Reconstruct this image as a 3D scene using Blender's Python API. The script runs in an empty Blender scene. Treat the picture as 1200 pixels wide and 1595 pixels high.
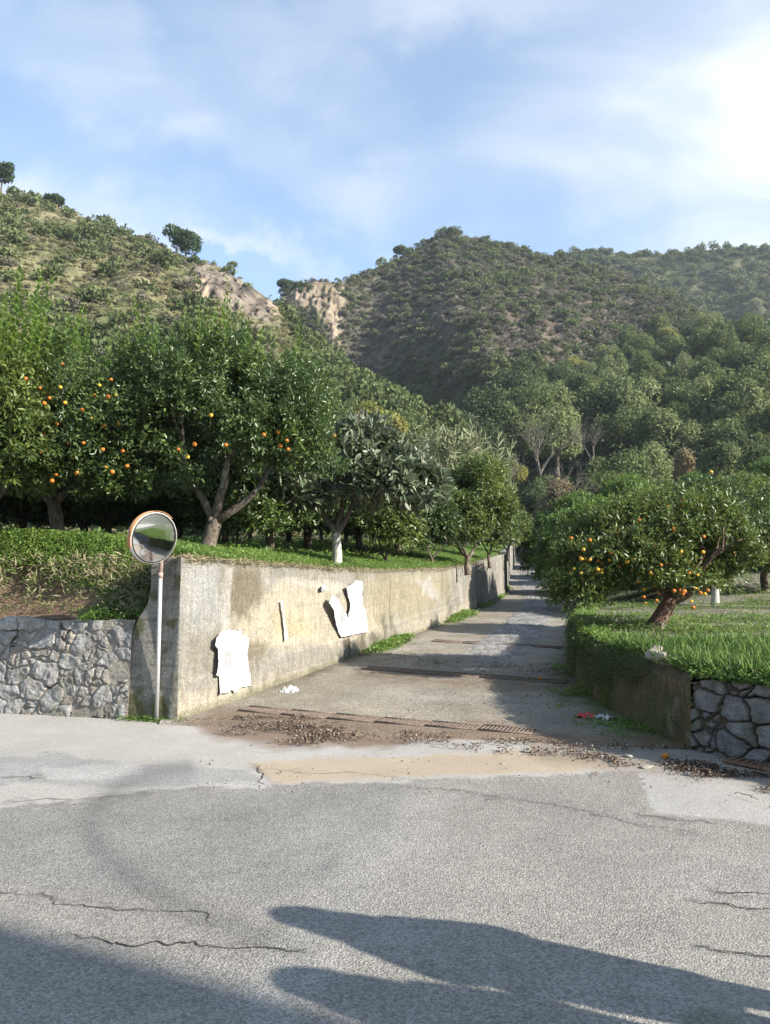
import bpy, bmesh, math, random
import numpy as np
from mathutils import Vector, Matrix
R = math.radians
random.seed(7)
RNG = np.random.default_rng(11)
S = bpy.context.scene
COL = S.collection

# ------------------------------------------------------------------ camera, sky, sun, exposure
PITCH = R(5.5); F = 1200.0; EYE = 1.6
cam_d = bpy.data.cameras.new("camera"); cam = bpy.data.objects.new("camera", cam_d); COL.objects.link(cam)
cam.location = (0, 0, EYE); cam.rotation_euler = (R(90) + PITCH, 0, 0)
cam_d.sensor_fit = 'HORIZONTAL'; cam_d.sensor_width = 36; cam_d.lens = 36; cam_d.clip_end = 5000; cam_d.clip_start = 0.05
S.camera = cam
SUN_EL = R(28); SUN_H = Vector((0.906, -0.423, 0)).normalized()
sun_dir = Vector((SUN_H.x*math.cos(SUN_EL), SUN_H.y*math.cos(SUN_EL), math.sin(SUN_EL)))
ld = bpy.data.lights.new("sun", 'SUN'); ld.energy = 5.0; ld.angle = R(0.6); ld.color = (1.0, 0.935, 0.84)
lo = bpy.data.objects.new("sun", ld); COL.objects.link(lo)
lo.rotation_euler = (-sun_dir).to_track_quat('-Z', 'Y').to_euler(); lo.location = sun_dir*50
S.view_settings.view_transform = 'Standard'; S.view_settings.look = 'None'
S.view_settings.exposure = 1.33; S.view_settings.gamma = 1
W = bpy.data.worlds.new("World"); S.world = W; W.use_nodes = True
def build_world():
    nt = W.node_tree; N = nt.nodes; L = nt.links
    bg = N['Background']; bg.inputs['Strength'].default_value = 0.104
    sky = N.new('ShaderNodeTexSky'); sky.sky_type = 'NISHITA'; sky.sun_disc = False
    sky.sun_elevation = SUN_EL; sky.sun_rotation = math.atan2(SUN_H.x, SUN_H.y)
    sky.air_density = 1.0; sky.dust_density = .6; sky.ozone_density = 3.0
    tc = N.new('ShaderNodeTexCoord')
    sep = N.new('ShaderNodeSeparateXYZ'); L.new(tc.outputs['Generated'], sep.inputs[0])
    def math_(op, a, b=None, clamp=False):
        m = N.new('ShaderNodeMath'); m.operation = op; m.use_clamp = clamp
        for i, v in enumerate((a, b)):
            if v is None: continue
            if isinstance(v, (int, float)): m.inputs[i].default_value = v
            else: L.new(v, m.inputs[i])
        return m.outputs[0]
    zz = math_('ADD', math_('MAXIMUM', sep.outputs['Z'], 0.0), 0.22)
    u = math_('DIVIDE', sep.outputs['X'], zz); v = math_('DIVIDE', sep.outputs['Y'], zz)
    cb = N.new('ShaderNodeCombineXYZ'); L.new(u, cb.inputs[0]); L.new(v, cb.inputs[1])
    def layer(rot, scl, nscale, detail, dist, lo_, hi_, seed):
        mp = N.new('ShaderNodeMapping'); mp.inputs['Rotation'].default_value = (0, 0, rot)
        mp.inputs['Scale'].default_value = scl; mp.inputs['Location'].default_value = (seed, seed*.7, 0)
        L.new(cb.outputs[0], mp.inputs[0])
        n = N.new('ShaderNodeTexNoise'); n.inputs['Scale'].default_value = nscale
        n.inputs['Detail'].default_value = detail; n.inputs['Distortion'].default_value = dist
        n.inputs['Roughness'].default_value = .52
        L.new(mp.outputs[0], n.inputs['Vector'])
        r = N.new('ShaderNodeMapRange'); r.inputs['From Min'].default_value = lo_; r.inputs['From Max'].default_value = hi_
        r.interpolation_type = 'SMOOTHSTEP'
        L.new(n.outputs['Fac'], r.inputs['Value']); return r.outputs[0]
    a = layer(R(38), (1.0, 2.6, 1), 1.6, 9, 1.0, .30, .84, 3.1)
    b = layer(R(20), (1.0, 1.5, 1), .6, 5, .5, .38, .78, 7.7)
    # wisps of cirrus, and the white glow painted in on the right, each a soft oval patch of the sky broken up by the noise: (u, v) = (x/y, z/y) of the view direction
    yy = math_('MAXIMUM', sep.outputs['Y'], .12); c2 = N.new('ShaderNodeCombineXYZ')
    nz = N.new('ShaderNodeTexNoise'); nz.inputs['Scale'].default_value = 5; nz.inputs['Detail'].default_value = 7; nz.inputs['Roughness'].default_value = .62; L.new(tc.outputs['Generated'], nz.inputs['Vector'])
    wob = math_('MULTIPLY', math_('SUBTRACT', nz.outputs['Fac'], .5), .26)
    L.new(math_('ADD', math_('DIVIDE', sep.outputs['X'], yy), wob), c2.inputs[0]); L.new(math_('ADD', math_('DIVIDE', sep.outputs['Z'], yy), wob), c2.inputs[1])
    tot = None
    for (px, py, rx, ry, rot, amt) in ((260, 150, 480, 80, -30, .62), (60, 300, 360, 70, -14, .58), (590, 290, 150, 60, 24, .85), (330, 385, 220, 26, -12, .6), (1180, 290, 300, 230, 62, 1.15), (1100, 60, 330, 170, 20, .55), (720, 10, 260, 60, 5, .6), (860, 200, 260, 110, 30, .35), (440, 90, 240, 90, -30, .35)):
        a_ = (px-600)/1200; b_ = (797.5-py)/1200; cp, sp_ = math.cos(PITCH), math.sin(PITCH); dy = cp-b_*sp_; dz = sp_+b_*cp
        mp = N.new('ShaderNodeMapping'); mp.vector_type = 'TEXTURE'; mp.inputs['Location'].default_value = (a_/dy, dz/dy, 0)
        mp.inputs['Rotation'].default_value = (0, 0, R(rot)); mp.inputs['Scale'].default_value = (rx/1200, ry/1200, 1); L.new(c2.outputs[0], mp.inputs[0])
        ln = N.new('ShaderNodeVectorMath'); ln.operation = 'LENGTH'; L.new(mp.outputs[0], ln.inputs[0])
        r = N.new('ShaderNodeMapRange'); r.interpolation_type = 'SMOOTHSTEP'; r.inputs['From Min'].default_value = 1.45; r.inputs['From Max'].default_value = .0; r.inputs['To Max'].default_value = amt
        L.new(ln.outputs['Value'], r.inputs['Value']); tot = r.outputs[0] if tot is None else math_('ADD', tot, r.outputs[0])
    fac = math_('MULTIPLY', tot, math_('ADD', math_('MULTIPLY', a, .70), .36))
    fac = math_('ADD', fac, math_('ADD', math_('MULTIPLY', a, .10), math_('MULTIPLY', b, .16)))
    fac = math_('ADD', fac, .11, clamp=True); fac = math_('MULTIPLY', fac, .95)
    mix = N.new('ShaderNodeMix'); mix.data_type = 'RGBA'
    tint = N.new('ShaderNodeMix'); tint.data_type = 'RGBA'; tint.blend_type = 'MULTIPLY'; tint.inputs[0].default_value = 1; L.new(sky.outputs[0], tint.inputs[6]); tint.inputs[7].default_value = (1.16, 1.22, 1.16, 1)
    L.new(fac, mix.inputs[0]); L.new(tint.outputs[2], mix.inputs[6])
    mix.inputs[7].default_value = (4.15, 4.3, 4.5, 1)
    L.new(mix.outputs[2], bg.inputs['Color'])
build_world()

# ------------------------------------------------------------------ geometry of the view
CP, SP = math.cos(PITCH), math.sin(PITCH)
def at(px, py, Y):
    """world point on the ray through photo pixel (px,py) at world y = Y (px, py may be arrays)"""
    a = (np.asarray(px, float)-600)/F; b = (797.5-np.asarray(py, float))/F
    dy = CP - b*SP; dz = SP + b*CP
    s = Y/dy
    return np.stack([a*s, np.asarray(Y, float)+0*s, EYE+dz*s], -1)
def proj(P):
    P = np.asarray(P, float); x = P[..., 0]; y = P[..., 1]; z = P[..., 2]-EYE
    f = y*CP+z*SP; u = -y*SP+z*CP; f = np.where(f < .1, .1, f)
    return 600+x/f*F, 797.5-u/f*F
def ground_at(px, py, zf=0.0):
    a = (px-600)/F; b = (797.5-py)/F
    dy = CP-b*SP; dz = SP+b*CP; s = (zf-EYE)/dz
    return (a*s, dy*s)

PZ_Y = [0, 7.4, 9.3, 10.5, 12, 15, 20, 25, 30, 35, 45, 55, 70, 85, 100, 130]
PZ_Z = [0, .012, .035, .09, .17, .35, .65, .95, 1.2, 1.5, 2.2, 2.95, 4.2, 5.7, 7.2, 10]
LW_Y = [9.27, 20, 24.5, 31, 45, 66, 85, 100, 130]
LW_X = [-2.45, 1.5, 2.9, 4.6, 7.0, 11, 15, 18.5, 25]
WT_Y = [9.2, 12.5, 16, 20, 24.5, 31, 45, 66, 100, 130]
WT_Z = [1.95, 1.92, 1.93, 2.06, 2.36, 2.85, 3.72, 5.3, 8.8, 12]
RW_Y = [3, 5, 7.06, 7.77, 10, 11.7, 13.6, 16, 20, 25, 35, 45, 66, 85, 100, 130]
RW_X = [6.6, 5.07, 3.53, 3.0, 2.85, 2.9, 3.3, 4.0, 5.1, 6.8, 8.3, 9.9, 13.6, 17.5, 21, 28]
RT_Y = [3, 8, 16, 20, 30, 45, 66, 100, 130]
RT_Z = [.62, .78, 1.16, 1.38, 2.3, 4.2, 7.4, 14, 20]
pathz = lambda y: np.interp(y, PZ_Y, PZ_Z)
lwx = lambda y: np.interp(y, LW_Y, LW_X)
rwx = lambda y: np.interp(y, RW_Y, RW_X)
wtop = lambda y: np.interp(y, WT_Y, WT_Z)
def front_y(x):       # back line of the street wall on the left, and the path wall beyond the corner
    x = np.asarray(x, float)
    return np.where(x < -2.45, 9.27-.286*(x+2.45), np.interp(x, LW_X, LW_Y))

# ------------------------------------------------------------------ noise (numpy)
def _hash(ix, iy, iz, seed):
    h = (ix*374761393 + iy*668265263 + iz*2147483647 + seed*1274126177) & 0xffffffff
    h = ((h ^ (h >> 13))*1274126177) & 0xffffffff
    h = ((h ^ (h >> 16))*2246822519) & 0xffffffff
    return ((h ^ (h >> 15)) & 0xffffff)/float(0xffffff)
def vnoise(P, seed=0):
    P = np.asarray(P, float)
    if P.shape[-1] == 2: P = np.concatenate([P, np.zeros(P.shape[:-1]+(1,))], -1)
    i = np.floor(P).astype(np.int64); f = P-i; f = f*f*(3-2*f); o = 0
    for dx in (0, 1):
        for dy in (0, 1):
            for dz in (0, 1):
                w = (f[..., 0] if dx else 1-f[..., 0])*(f[..., 1] if dy else 1-f[..., 1])*(f[..., 2] if dz else 1-f[..., 2])
                o = o + w*_hash(i[..., 0]+dx, i[..., 1]+dy, i[..., 2]+dz, seed)
    return o
def fbm(P, oct=4, seed=0):
    P = np.asarray(P, float); a = .5; s = 0; t = 0
    for k in range(oct):
        s = s+a*vnoise(P*(2.03**k), seed+k*17); t += a; a *= .5
    return s/t
def sstep(a, b, x):
    t = np.clip((x-a)/(b-a), 0, 1); return t*t*(3-2*t)
def cells(u, v, su, sv, jit=.42, seed=0):
    """jittered cells: returns F1, F2, id value of nearest"""
    U = u/su; V = v/sv; iu = np.floor(U).astype(np.int64); iv = np.floor(V).astype(np.int64)
    b1 = np.full(U.shape, 9.); b2 = np.full(U.shape, 9.); idn = np.zeros(U.shape); id2 = np.zeros(U.shape)
    for du in (-1, 0, 1):
        for dv in (-1, 0, 1):
            ju = iu+du; jv = iv+dv; off = np.where(jv % 2 == 0, .0, .5)
            cx = ju+.5+off*.6+(_hash(ju, jv, ju*0, seed)-.5)*2*jit; cy = jv+.5+(_hash(ju, jv, ju*0+1, seed)-.5)*2*jit*.7
            d = np.sqrt((U-cx)**2+(V-cy)**2); hh = _hash(ju, jv, ju*0+2, seed); h2 = _hash(ju, jv, ju*0+3, seed)
            closer = d < b1
            b2 = np.where(closer, b1, np.minimum(b2, d)); b1 = np.where(closer, d, b1)
            idn = np.where(closer, hh, idn); id2 = np.where(closer, h2, id2)
    return b1, b2, idn, id2
def pmask(px, py, poly, soft=6.0):
    """soft inside-mask of a polygon given in photo pixels"""
    poly = np.asarray(poly, float); inside = np.zeros(px.shape, bool); dmin = np.full(px.shape, 1e9)
    n = len(poly)
    for i in range(n):
        x1, y1 = poly[i]; x2, y2 = poly[(i+1) % n]
        c = ((y1 > py) != (y2 > py)) & (px < (x2-x1)*(py-y1)/((y2-y1) if y2 != y1 else 1e-9)+x1)
        inside ^= c
        t = np.clip(((px-x1)*(x2-x1)+(py-y1)*(y2-y1))/((x2-x1)**2+(y2-y1)**2+1e-9), 0, 1)
        dmin = np.minimum(dmin, np.hypot(px-(x1+t*(x2-x1)), py-(y1+t*(y2-y1))))
    sd = np.where(inside, dmin, -dmin)
    return np.clip(.5+sd/(2*soft), 0, 1)
def pline(px, py, pts, w):
    d = np.full(px.shape, 1e9)
    for (x1, y1), (x2, y2) in zip(pts[:-1], pts[1:]):
        t = np.clip(((px-x1)*(x2-x1)+(py-y1)*(y2-y1))/((x2-x1)**2+(y2-y1)**2+1e-9), 0, 1)
        d = np.minimum(d, np.hypot(px-(x1+t*(x2-x1)), py-(y1+t*(y2-y1))))
    return np.exp(-(d/w)**2)
def nrm(v): return v/np.maximum(np.linalg.norm(v, axis=-1, keepdims=True), 1e-9)

# ------------------------------------------------------------------ mesh building
def link(o, parent=None):
    COL.objects.link(o)
    if parent is not None: o.parent = parent
    return o
def tag(o, label=None, cat=None, group=None, kind=None):
    if label: o['label'] = label
    if cat: o['category'] = cat
    if group: o['group'] = group
    if kind: o['kind'] = kind
    return o
def empty(name, loc, rz=0, label=None, cat=None, group=None):
    o = bpy.data.objects.new(name, None); o.location = tuple(float(c) for c in loc); o.rotation_euler = (0, 0, rz)
    o.empty_display_size = .2
    link(o); return tag(o, label, cat, group)
class MB:
    def __init__(s): s.v = []; s.f = []; s.n = 0; s.c = []
    def add(s, V, Fs, C=None):
        V = np.asarray(V, float).reshape(-1, 3); s.v.append(V)
        for Fa in (Fs if isinstance(Fs, list) else [Fs]):
            Fa = np.asarray(Fa, np.int64)
            if Fa.size: s.f.append(Fa+s.n)
        if C is None: C = np.ones((len(V), 3))
        s.c.append(np.broadcast_to(np.asarray(C, float), (len(V), 3))); s.n += len(V)
    def mesh(s, name, smooth=False):
        V = np.concatenate(s.v); C = np.concatenate(s.c)
        me = bpy.data.meshes.new(name); me.vertices.add(len(V)); me.vertices.foreach_set('co', V.ravel().astype(np.float32))
        ks = [f.shape[1] for f in s.f]; cnt = sum(f.size for f in s.f); npoly = sum(len(f) for f in s.f)
        me.loops.add(cnt); me.loops.foreach_set('vertex_index', np.concatenate([f.ravel() for f in s.f]).astype(np.int32))
        st = np.concatenate([np.full(len(f), k) for f, k in zip(s.f, ks)]); st = np.concatenate([[0], np.cumsum(st)[:-1]])
        me.polygons.add(npoly); me.polygons.foreach_set('loop_start', st.astype(np.int32))
        if smooth: me.polygons.foreach_set('use_smooth', np.ones(npoly, bool))
        me.update(calc_edges=True)
        ca = me.color_attributes.new('Col', 'FLOAT_COLOR', 'POINT')
        ca.data.foreach_set('color', np.concatenate([C, np.ones((len(C), 1))], 1).ravel().astype(np.float32))
        return me
    def build(s, name, mat, parent=None, smooth=False, loc=None):
        me = s.mesh(name, smooth); me.materials.append(mat)
        o = bpy.data.objects.new(name, me); link(o, parent)
        if loc is not None: o.location = tuple(float(c) for c in loc)
        return o
def grid_faces(nv, nu, flip=False):
    i = np.arange(nv-1)[:, None]*nu+np.arange(nu-1)[None, :]
    f = np.stack([i, i+1, i+nu+1, i+nu], -1).reshape(-1, 4)
    return f[:, ::-1] if flip else f
def box_vf(c, h, rz=0.0, taper=1.0):
    c = np.asarray(c, float); h = np.asarray(h, float)
    V = np.array([[x, y, z] for z in (-1, 1) for y in (-1, 1) for x in (-1, 1)], float)
    V[4:, :2] *= taper; V = V*h
    cs, sn = math.cos(rz), math.sin(rz); V = np.stack([V[:, 0]*cs-V[:, 1]*sn, V[:, 0]*sn+V[:, 1]*cs, V[:, 2]], -1)+c
    Fq = np.array([[0, 2, 3, 1], [4, 5, 7, 6], [0, 1, 5, 4], [2, 6, 7, 3], [0, 4, 6, 2], [1, 3, 7, 5]])
    return V, Fq
def tube_vf(pts, rad, n=10, cap=True, rough=0.0, seed=0):
    pts = np.asarray(pts, float); rad = np.asarray(rad, float)*np.ones(len(pts)); T = nrm(np.gradient(pts, axis=0))
    ref = np.array([0, 0, 1.]) if abs(T[0][2]) < .9 else np.array([1., 0, 0]); A = np.cross(T[0], ref); A /= np.linalg.norm(A)
    V = []
    an = np.linspace(0, 2*np.pi, n, endpoint=False)
    for p, t, r in zip(pts, T, rad):
        A = A-t*np.dot(A, t); A /= np.linalg.norm(A); B = np.cross(t, A)
        ring = p+r*(np.cos(an)[:, None]*A+np.sin(an)[:, None]*B)
        if rough: ring = ring+(ring-p)*((fbm(ring*np.array([9, 9, 2.5])+seed, 3, 5)-.5)*2*rough)[:, None]
        V.append(ring)
    V = np.concatenate(V); m = len(pts)
    i = np.arange(m-1)[:, None]*n+np.arange(n)[None, :]; j = np.arange(m-1)[:, None]*n+(np.arange(n)[None, :]+1) % n
    Fs = [np.stack([i, j, j+n, i+n], -1).reshape(-1, 4)]
    if cap:
        Fs.append(np.arange(n)[::-1][None, :]); Fs.append((np.arange(n)+(m-1)*n)[None, :])
    return V, Fs

# ------------------------------------------------------------------ materials
ALB = .74; LEAF = .97
class NT:
    def __init__(s, name):
        s.m = bpy.data.materials.new(name); s.m.use_nodes = True; s.t = s.m.node_tree; s.N = s.t.nodes; s.L = s.t.links
        s.b = s.N['Principled BSDF']; s.out = s.N['Material Output']
    def put(s, sock, v):
        if isinstance(v, (int, float)): sock.default_value = v
        elif isinstance(v, tuple): sock.default_value = (tuple(v)+(1,))[:len(sock.default_value)]
        else: s.L.new(v, sock)
    def coord(s, scale=None):
        tc = s.N.new('ShaderNodeTexCoord')
        if scale is None: return tc.outputs['Object']
        mp = s.N.new('ShaderNodeMapping'); mp.inputs['Scale'].default_value = scale
        s.L.new(tc.outputs['Object'], mp.inputs[0]); return mp.outputs[0]
    def noise(s, scale, detail=4, rough=.6, vec=None, dist=0):
        n = s.N.new('ShaderNodeTexNoise'); n.inputs['Scale'].default_value = scale; n.inputs['Detail'].default_value = detail
        n.inputs['Roughness'].default_value = rough; n.inputs['Distortion'].default_value = dist
        s.L.new(vec if vec is not None else s.coord(), n.inputs['Vector']); return n.outputs['Fac']
    def vor(s, scale, feature='F1', vec=None, out='Distance'):
        n = s.N.new('ShaderNodeTexVoronoi'); n.feature = feature; n.inputs['Scale'].default_value = scale
        s.L.new(vec if vec is not None else s.coord(), n.inputs['Vector']); return n.outputs[out]
    def rng(s, v, a, b, c=0.0, d=1.0):
        r = s.N.new('ShaderNodeMapRange'); s.put(r.inputs['Value'], v)
        for k, x in zip(('From Min', 'From Max', 'To Min', 'To Max'), (a, b, c, d)): r.inputs[k].default_value = x
        return r.outputs[0]
    def mix(s, f, a, b, mode='MIX'):
        m = s.N.new('ShaderNodeMix'); m.data_type = 'RGBA'; m.blend_type = mode
        s.put(m.inputs[0], f); s.put(m.inputs[6], a); s.put(m.inputs[7], b); return m.outputs[2]
    def mathn(s, op, a, b=0.0):
        m = s.N.new('ShaderNodeMath'); m.operation = op; s.put(m.inputs[0], a); s.put(m.inputs[1], b); return m.outputs[0]
    def scale(s, col, f):
        v = s.N.new('ShaderNodeVectorMath'); v.operation = 'SCALE'; s.put(v.inputs[0], col); s.put(v.inputs['Scale'], f); return v.outputs[0]
    def attr(s, name='Col'):
        a = s.N.new('ShaderNodeAttribute'); a.attribute_name = name; return a
    def vcol(s, k=ALB):
        return s.scale(s.attr().outputs['Color'], k)
    def bump(s, h, strength=.5, dist=.01):
        b = s.N.new('ShaderNodeBump'); b.inputs['Strength'].default_value = strength; b.inputs['Distance'].default_value = dist
        s.L.new(h, b.inputs['Height']); s.L.new(b.outputs[0], s.b.inputs['Normal'])
    def fin(s, col, rough=.8, spec=.3, metal=0.0):
        s.put(s.b.inputs['Base Color'], col); s.put(s.b.inputs['Roughness'], rough)
        s.b.inputs['Specular IOR Level'].default_value = spec; s.b.inputs['Metallic'].default_value = metal
        return s.m
def m_vcol(name, sc=40, lo=.75, hi=1.25, bump=.4, bd=.01, rough=.9, spec=.2, sc2=None, vor=None):
    k = NT(name); c = k.vcol()
    n = k.noise(sc, 5, .65); f = k.rng(n, .3, .7, lo, hi); h = n
    if sc2:
        n2 = k.noise(sc2, 4, .6); f = k.mathn('MULTIPLY', f, k.rng(n2, .3, .7, .85, 1.15))
    if vor:
        v = k.vor(vor, 'F1', None, 'Color'); sp = k.N.new('ShaderNodeSeparateColor'); k.L.new(v, sp.inputs[0])
        f = k.mathn('MULTIPLY', f, k.rng(sp.outputs[0], 0, 1, .62, 1.38)); h = k.mathn('ADD', n, k.vor(vor))
    k.bump(h, bump, bd); return k.fin(k.scale(c, f), rough, spec)
def m_plain(name, col, rough=.6, spec=.4, metal=0.0, nscale=20, var=.15, bump=.1):
    k = NT(name); n = k.noise(nscale, 4)
    k.bump(n, bump, .004); return k.fin(k.scale(col+(1,) if len(col) == 3 else col, k.rng(n, .3, .7, 1-var, 1+var)), rough, spec, metal)
def m_leaf(name, c1, c2, rough=.42, transl=.22, spec=.45, big=.6, back=None, tcol=None):
    """leaf colour varies from leaf to leaf and slowly through the crown"""
    k = NT(name); g = k.N.new('ShaderNodeNewGeometry')
    n = k.noise(big, 2, .5); f = k.mathn('ADD', k.mathn('MULTIPLY', g.outputs['Random Per Island'], .65), k.rng(n, .3, .7, -.40, .62))
    col = k.mix(f, tuple(x*LEAF for x in c1[:3]), tuple(x*LEAF for x in c2[:3]))
    if back is not None: col = k.mix(k.mathn('MULTIPLY', g.outputs['Backfacing'], .8), col, back)
    k.fin(col, rough, spec)
    t = k.N.new('ShaderNodeBsdfTranslucent')
    k.L.new(k.mix(.6, col, tcol if tcol else tuple(min(1, x*2.2) for x in c2[:3])), t.inputs[0])
    ms = k.N.new('ShaderNodeMixShader'); ms.inputs[0].default_value = transl
    k.L.new(k.b.outputs[0], ms.inputs[1]); k.L.new(t.outputs[0], ms.inputs[2]); k.L.new(ms.outputs[0], k.out.inputs[0])
    return k.m
M = {}
M['citrus'] = m_leaf('citrus leaves', (.027, .052, .012), (.098, .145, .030), .36, .17, .5, 1.2, (.10, .15, .07))
M['citrus_b'] = m_leaf('citrus leaves yellowish', (.042, .072, .014), (.145, .185, .036), .38, .22, .45, 1.0, (.13, .17, .07))
M['shoot'] = m_leaf('young citrus leaves', (.085, .145, .026), (.18, .25, .05), .42, .35, .4, 2.0)
M['loquat'] = m_leaf('loquat leaves', (.055, .085, .038), (.13, .16, .09), .42, .1, .4, 1.4, (.26, .27, .20))
M['bush'] = m_leaf('olive green bush leaves', (.045, .075, .022), (.10, .14, .04), .55, .2, .3, .8)
M['grass'] = m_leaf('green ground cover', (.070, .130, .022), (.17, .25, .055), .5, .3, .3, .9)
M['grass_dry'] = m_leaf('dry stems', (.20, .17, .10), (.34, .29, .19), .7, .15, .2, 1.5)
M['blade'] = m_leaf('grass blades', (.06, .12, .026), (.15, .22, .06), .5, .3, .3, 1.0)
M['oak'] = m_leaf('oak foliage', (.070, .100, .036), (.150, .185, .068), .65, .2, .2, .25)
M['oak_pale'] = m_leaf('pale oak foliage', (.12, .155, .06), (.23, .26, .11), .65, .2, .2, .25)
M['oak_dark'] = m_leaf('dark oak foliage', (.045, .070, .028), (.090, .120, .045), .65, .12, .2, .25)
M['oak_yellow'] = m_leaf('yellowing foliage', (.16, .17, .045), (.27, .26, .08), .65, .25, .2, .3)
M['oak_brown'] = m_leaf('brown autumn foliage', (.15, .12, .06), (.27, .22, .12), .7, .2, .2, .4)
M['scrub'] = m_leaf('hill scrub', (.058, .080, .030), (.140, .165, .068), .75, .12, .15, .06)
M['scrub_dry'] = m_leaf('dry hill grass', (.19, .18, .095), (.33, .30, .17), .8, .15, .15, .08)
M['scrub_grey'] = m_leaf('grey hill scrub', (.09, .085, .06), (.17, .155, .115), .8, .12, .15, .08)
M['pine'] = m_leaf('pine needles', (.030, .055, .022), (.065, .10, .035), .6, .1, .2, .3)
M['reed'] = m_leaf('cane leaves', (.17, .19, .10), (.33, .34, .20), .6, .25, .3, .8)
M['twigs'] = m_plain('bare grey twigs', (.13, .115, .095), .85, .2, 0, 10, .3)
M['litter'] = m_vcol('dead leaves and dirt', 60, .7, 1.3, .3, .005)
def bark():
    k = NT('bark'); v = k.coord((14, 14, 3.5)); n = k.noise(3, 6, .7, v); n2 = k.noise(7, 3, .5)
    c = k.mix(k.rng(n, .35, .65), (.05, .038, .028), (.19, .155, .12)); c = k.mix(k.rng(n2, .55, .7), c, (.23, .22, .17))
    k.bump(n, .9, .02); return k.fin(c, .9, .2)
M['bark'] = bark()
def bark_red():
    k = NT('reddish bark'); v = k.coord((14, 14, 3.5)); n = k.noise(3, 6, .7, v); n2 = k.noise(6, 4, .6)
    c = k.mix(k.rng(n, .35, .65), (.055, .03, .022), (.20, .125, .09)); c = k.mix(k.rng(n2, .56, .7), c, (.36, .31, .25))
    k.bump(n, .9, .02); return k.fin(c, .9, .2)
M['bark_red'] = bark_red()
def bark_white():   # trunk limewashed up to a height
    k = NT('limewashed bark'); v = k.coord((14, 14, 4)); n = k.noise(3, 6, .7, v)
    sp = k.N.new('ShaderNodeSeparateXYZ'); k.L.new(k.coord(), sp.inputs[0])
    z = k.mathn('ADD', sp.outputs[2], k.mathn('MULTIPLY', n, .35))
    c = k.mix(k.rng(n, .35, .65), (.06, .045, .035), (.2, .165, .13)); w = k.mix(k.rng(n, .35, .6), (.28, .255, .21), (.60, .57, .51))
    c = k.mix(k.rng(z, .62, .85), w, c); k.bump(n, .8, .02); return k.fin(c, .9, .2)
M['bark_white'] = bark_white()
M['orange'] = m_plain('orange peel', (.46, .15, .02), .55, .3, 0, 60, .12, .15)
M['orange_y'] = m_plain('pale orange peel', (.60, .34, .04), .55, .3, 0, 60, .12, .15)
M['soil'] = m_vcol('soil and turf', 18, .6, 1.4, .8, .04, .95, .1, 2.0)
M['hill'] = m_vcol('hillside', .55, .62, 1.38, 1.0, .6, .95, .1, .12)
def asphalt():
    k = NT('worn asphalt'); c = k.vcol()
    v = k.vor(105, 'F1', None, 'Color'); sp = k.N.new('ShaderNodeSeparateColor'); k.L.new(v, sp.inputs[0])
    v2 = k.vor(60, 'F1', None, 'Color'); sp2 = k.N.new('ShaderNodeSeparateColor'); k.L.new(v2, sp2.inputs[0])
    d = k.vor(95); n = k.noise(1.3, 5, .6); n3 = k.noise(9, 4, .7)
    f = k.rng(sp.outputs[0], 0, 1, .66, 1.36); f = k.mathn('MULTIPLY', f, k.rng(sp2.outputs[1], 0, 1, .90, 1.09))
    f = k.mathn('MULTIPLY', f, k.rng(n, .3, .7, .88, 1.12)); f = k.mathn('MULTIPLY', f, k.rng(n3, .3, .7, .92, 1.08))
    al = k.attr('rough').outputs['Fac']
    m = k.N.new('ShaderNodeMix'); m.data_type = 'FLOAT'; k.L.new(al, m.inputs[0]); m.inputs[2].default_value = 1.0; k.L.new(f, m.inputs[3])
    k.bump(k.mathn('MULTIPLY', d, al), .8, .006); return k.fin(k.scale(c, m.outputs[0]), .88, .25)
M['asphalt'] = asphalt()
def pathm():
    k = NT('aggregate concrete'); c = k.vcol()
    v = k.vor(70, 'F1', None, 'Color'); sp = k.N.new('ShaderNodeSeparateColor'); k.L.new(v, sp.inputs[0])
    n = k.noise(1.6, 6, .65); n3 = k.noise(14, 4, .7)
    f = k.mathn('MULTIPLY', k.rng(sp.outputs[0], 0, 1, .6, 1.4), k.rng(n, .3, .7, .82, 1.18)); f = k.mathn('MULTIPLY', f, k.rng(n3, .3, .7, .85, 1.15))
    k.bump(k.mathn('ADD', k.vor(70), n3), .8, .008); return k.fin(k.scale(c, f), .9, .2)
M['path'] = pathm()
def concrete():
    k = NT('stained concrete'); c = k.vcol()
    n = k.noise(6, 6, .7); n2 = k.noise(45, 5, .7); st = k.noise(5, 5, .65, k.coord((3.2, 3.2, .45)))
    v = k.vor(60, 'F1', None, 'Color'); sp = k.N.new('ShaderNodeSeparateColor'); k.L.new(v, sp.inputs[0])
    f = k.mathn('MULTIPLY', k.rng(n, .3, .7, .86, 1.14), k.rng(n2, .3, .7, .68, 1.32)); f = k.mathn('MULTIPLY', f, k.rng(sp.outputs[0], 0, 1, .78, 1.22))
    f = k.mathn('MULTIPLY', f, k.rng(st, .35, .7, .78, 1.16))
    k.bump(k.mathn('ADD', n2, n), .7, .012); return k.fin(k.scale(c, f), .92, .15)
M['concrete'] = concrete()
def stonem():
    k = NT('rubble limestone'); c = k.vcol()
    n = k.noise(9, 6, .7); n2 = k.noise(45, 6, .75); v = k.vor(13, 'DISTANCE_TO_EDGE', k.coord((1, 1, 1.3)))
    f = k.mathn('MULTIPLY', k.rng(n, .3, .7, .72, 1.28), k.rng(n2, .3, .7, .72, 1.28))
    k.bump(k.mathn('ADD', k.mathn('ADD', n2, n), k.mathn('MULTIPLY', v, 1.0)), 1.0, .03); return k.fin(k.scale(c, f), .85, .25)
M['stone'] = stonem()
M['rust'] = m_plain('rusty iron', (.17, .095, .06), .85, .3, .1, 30, .45, .4)
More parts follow.
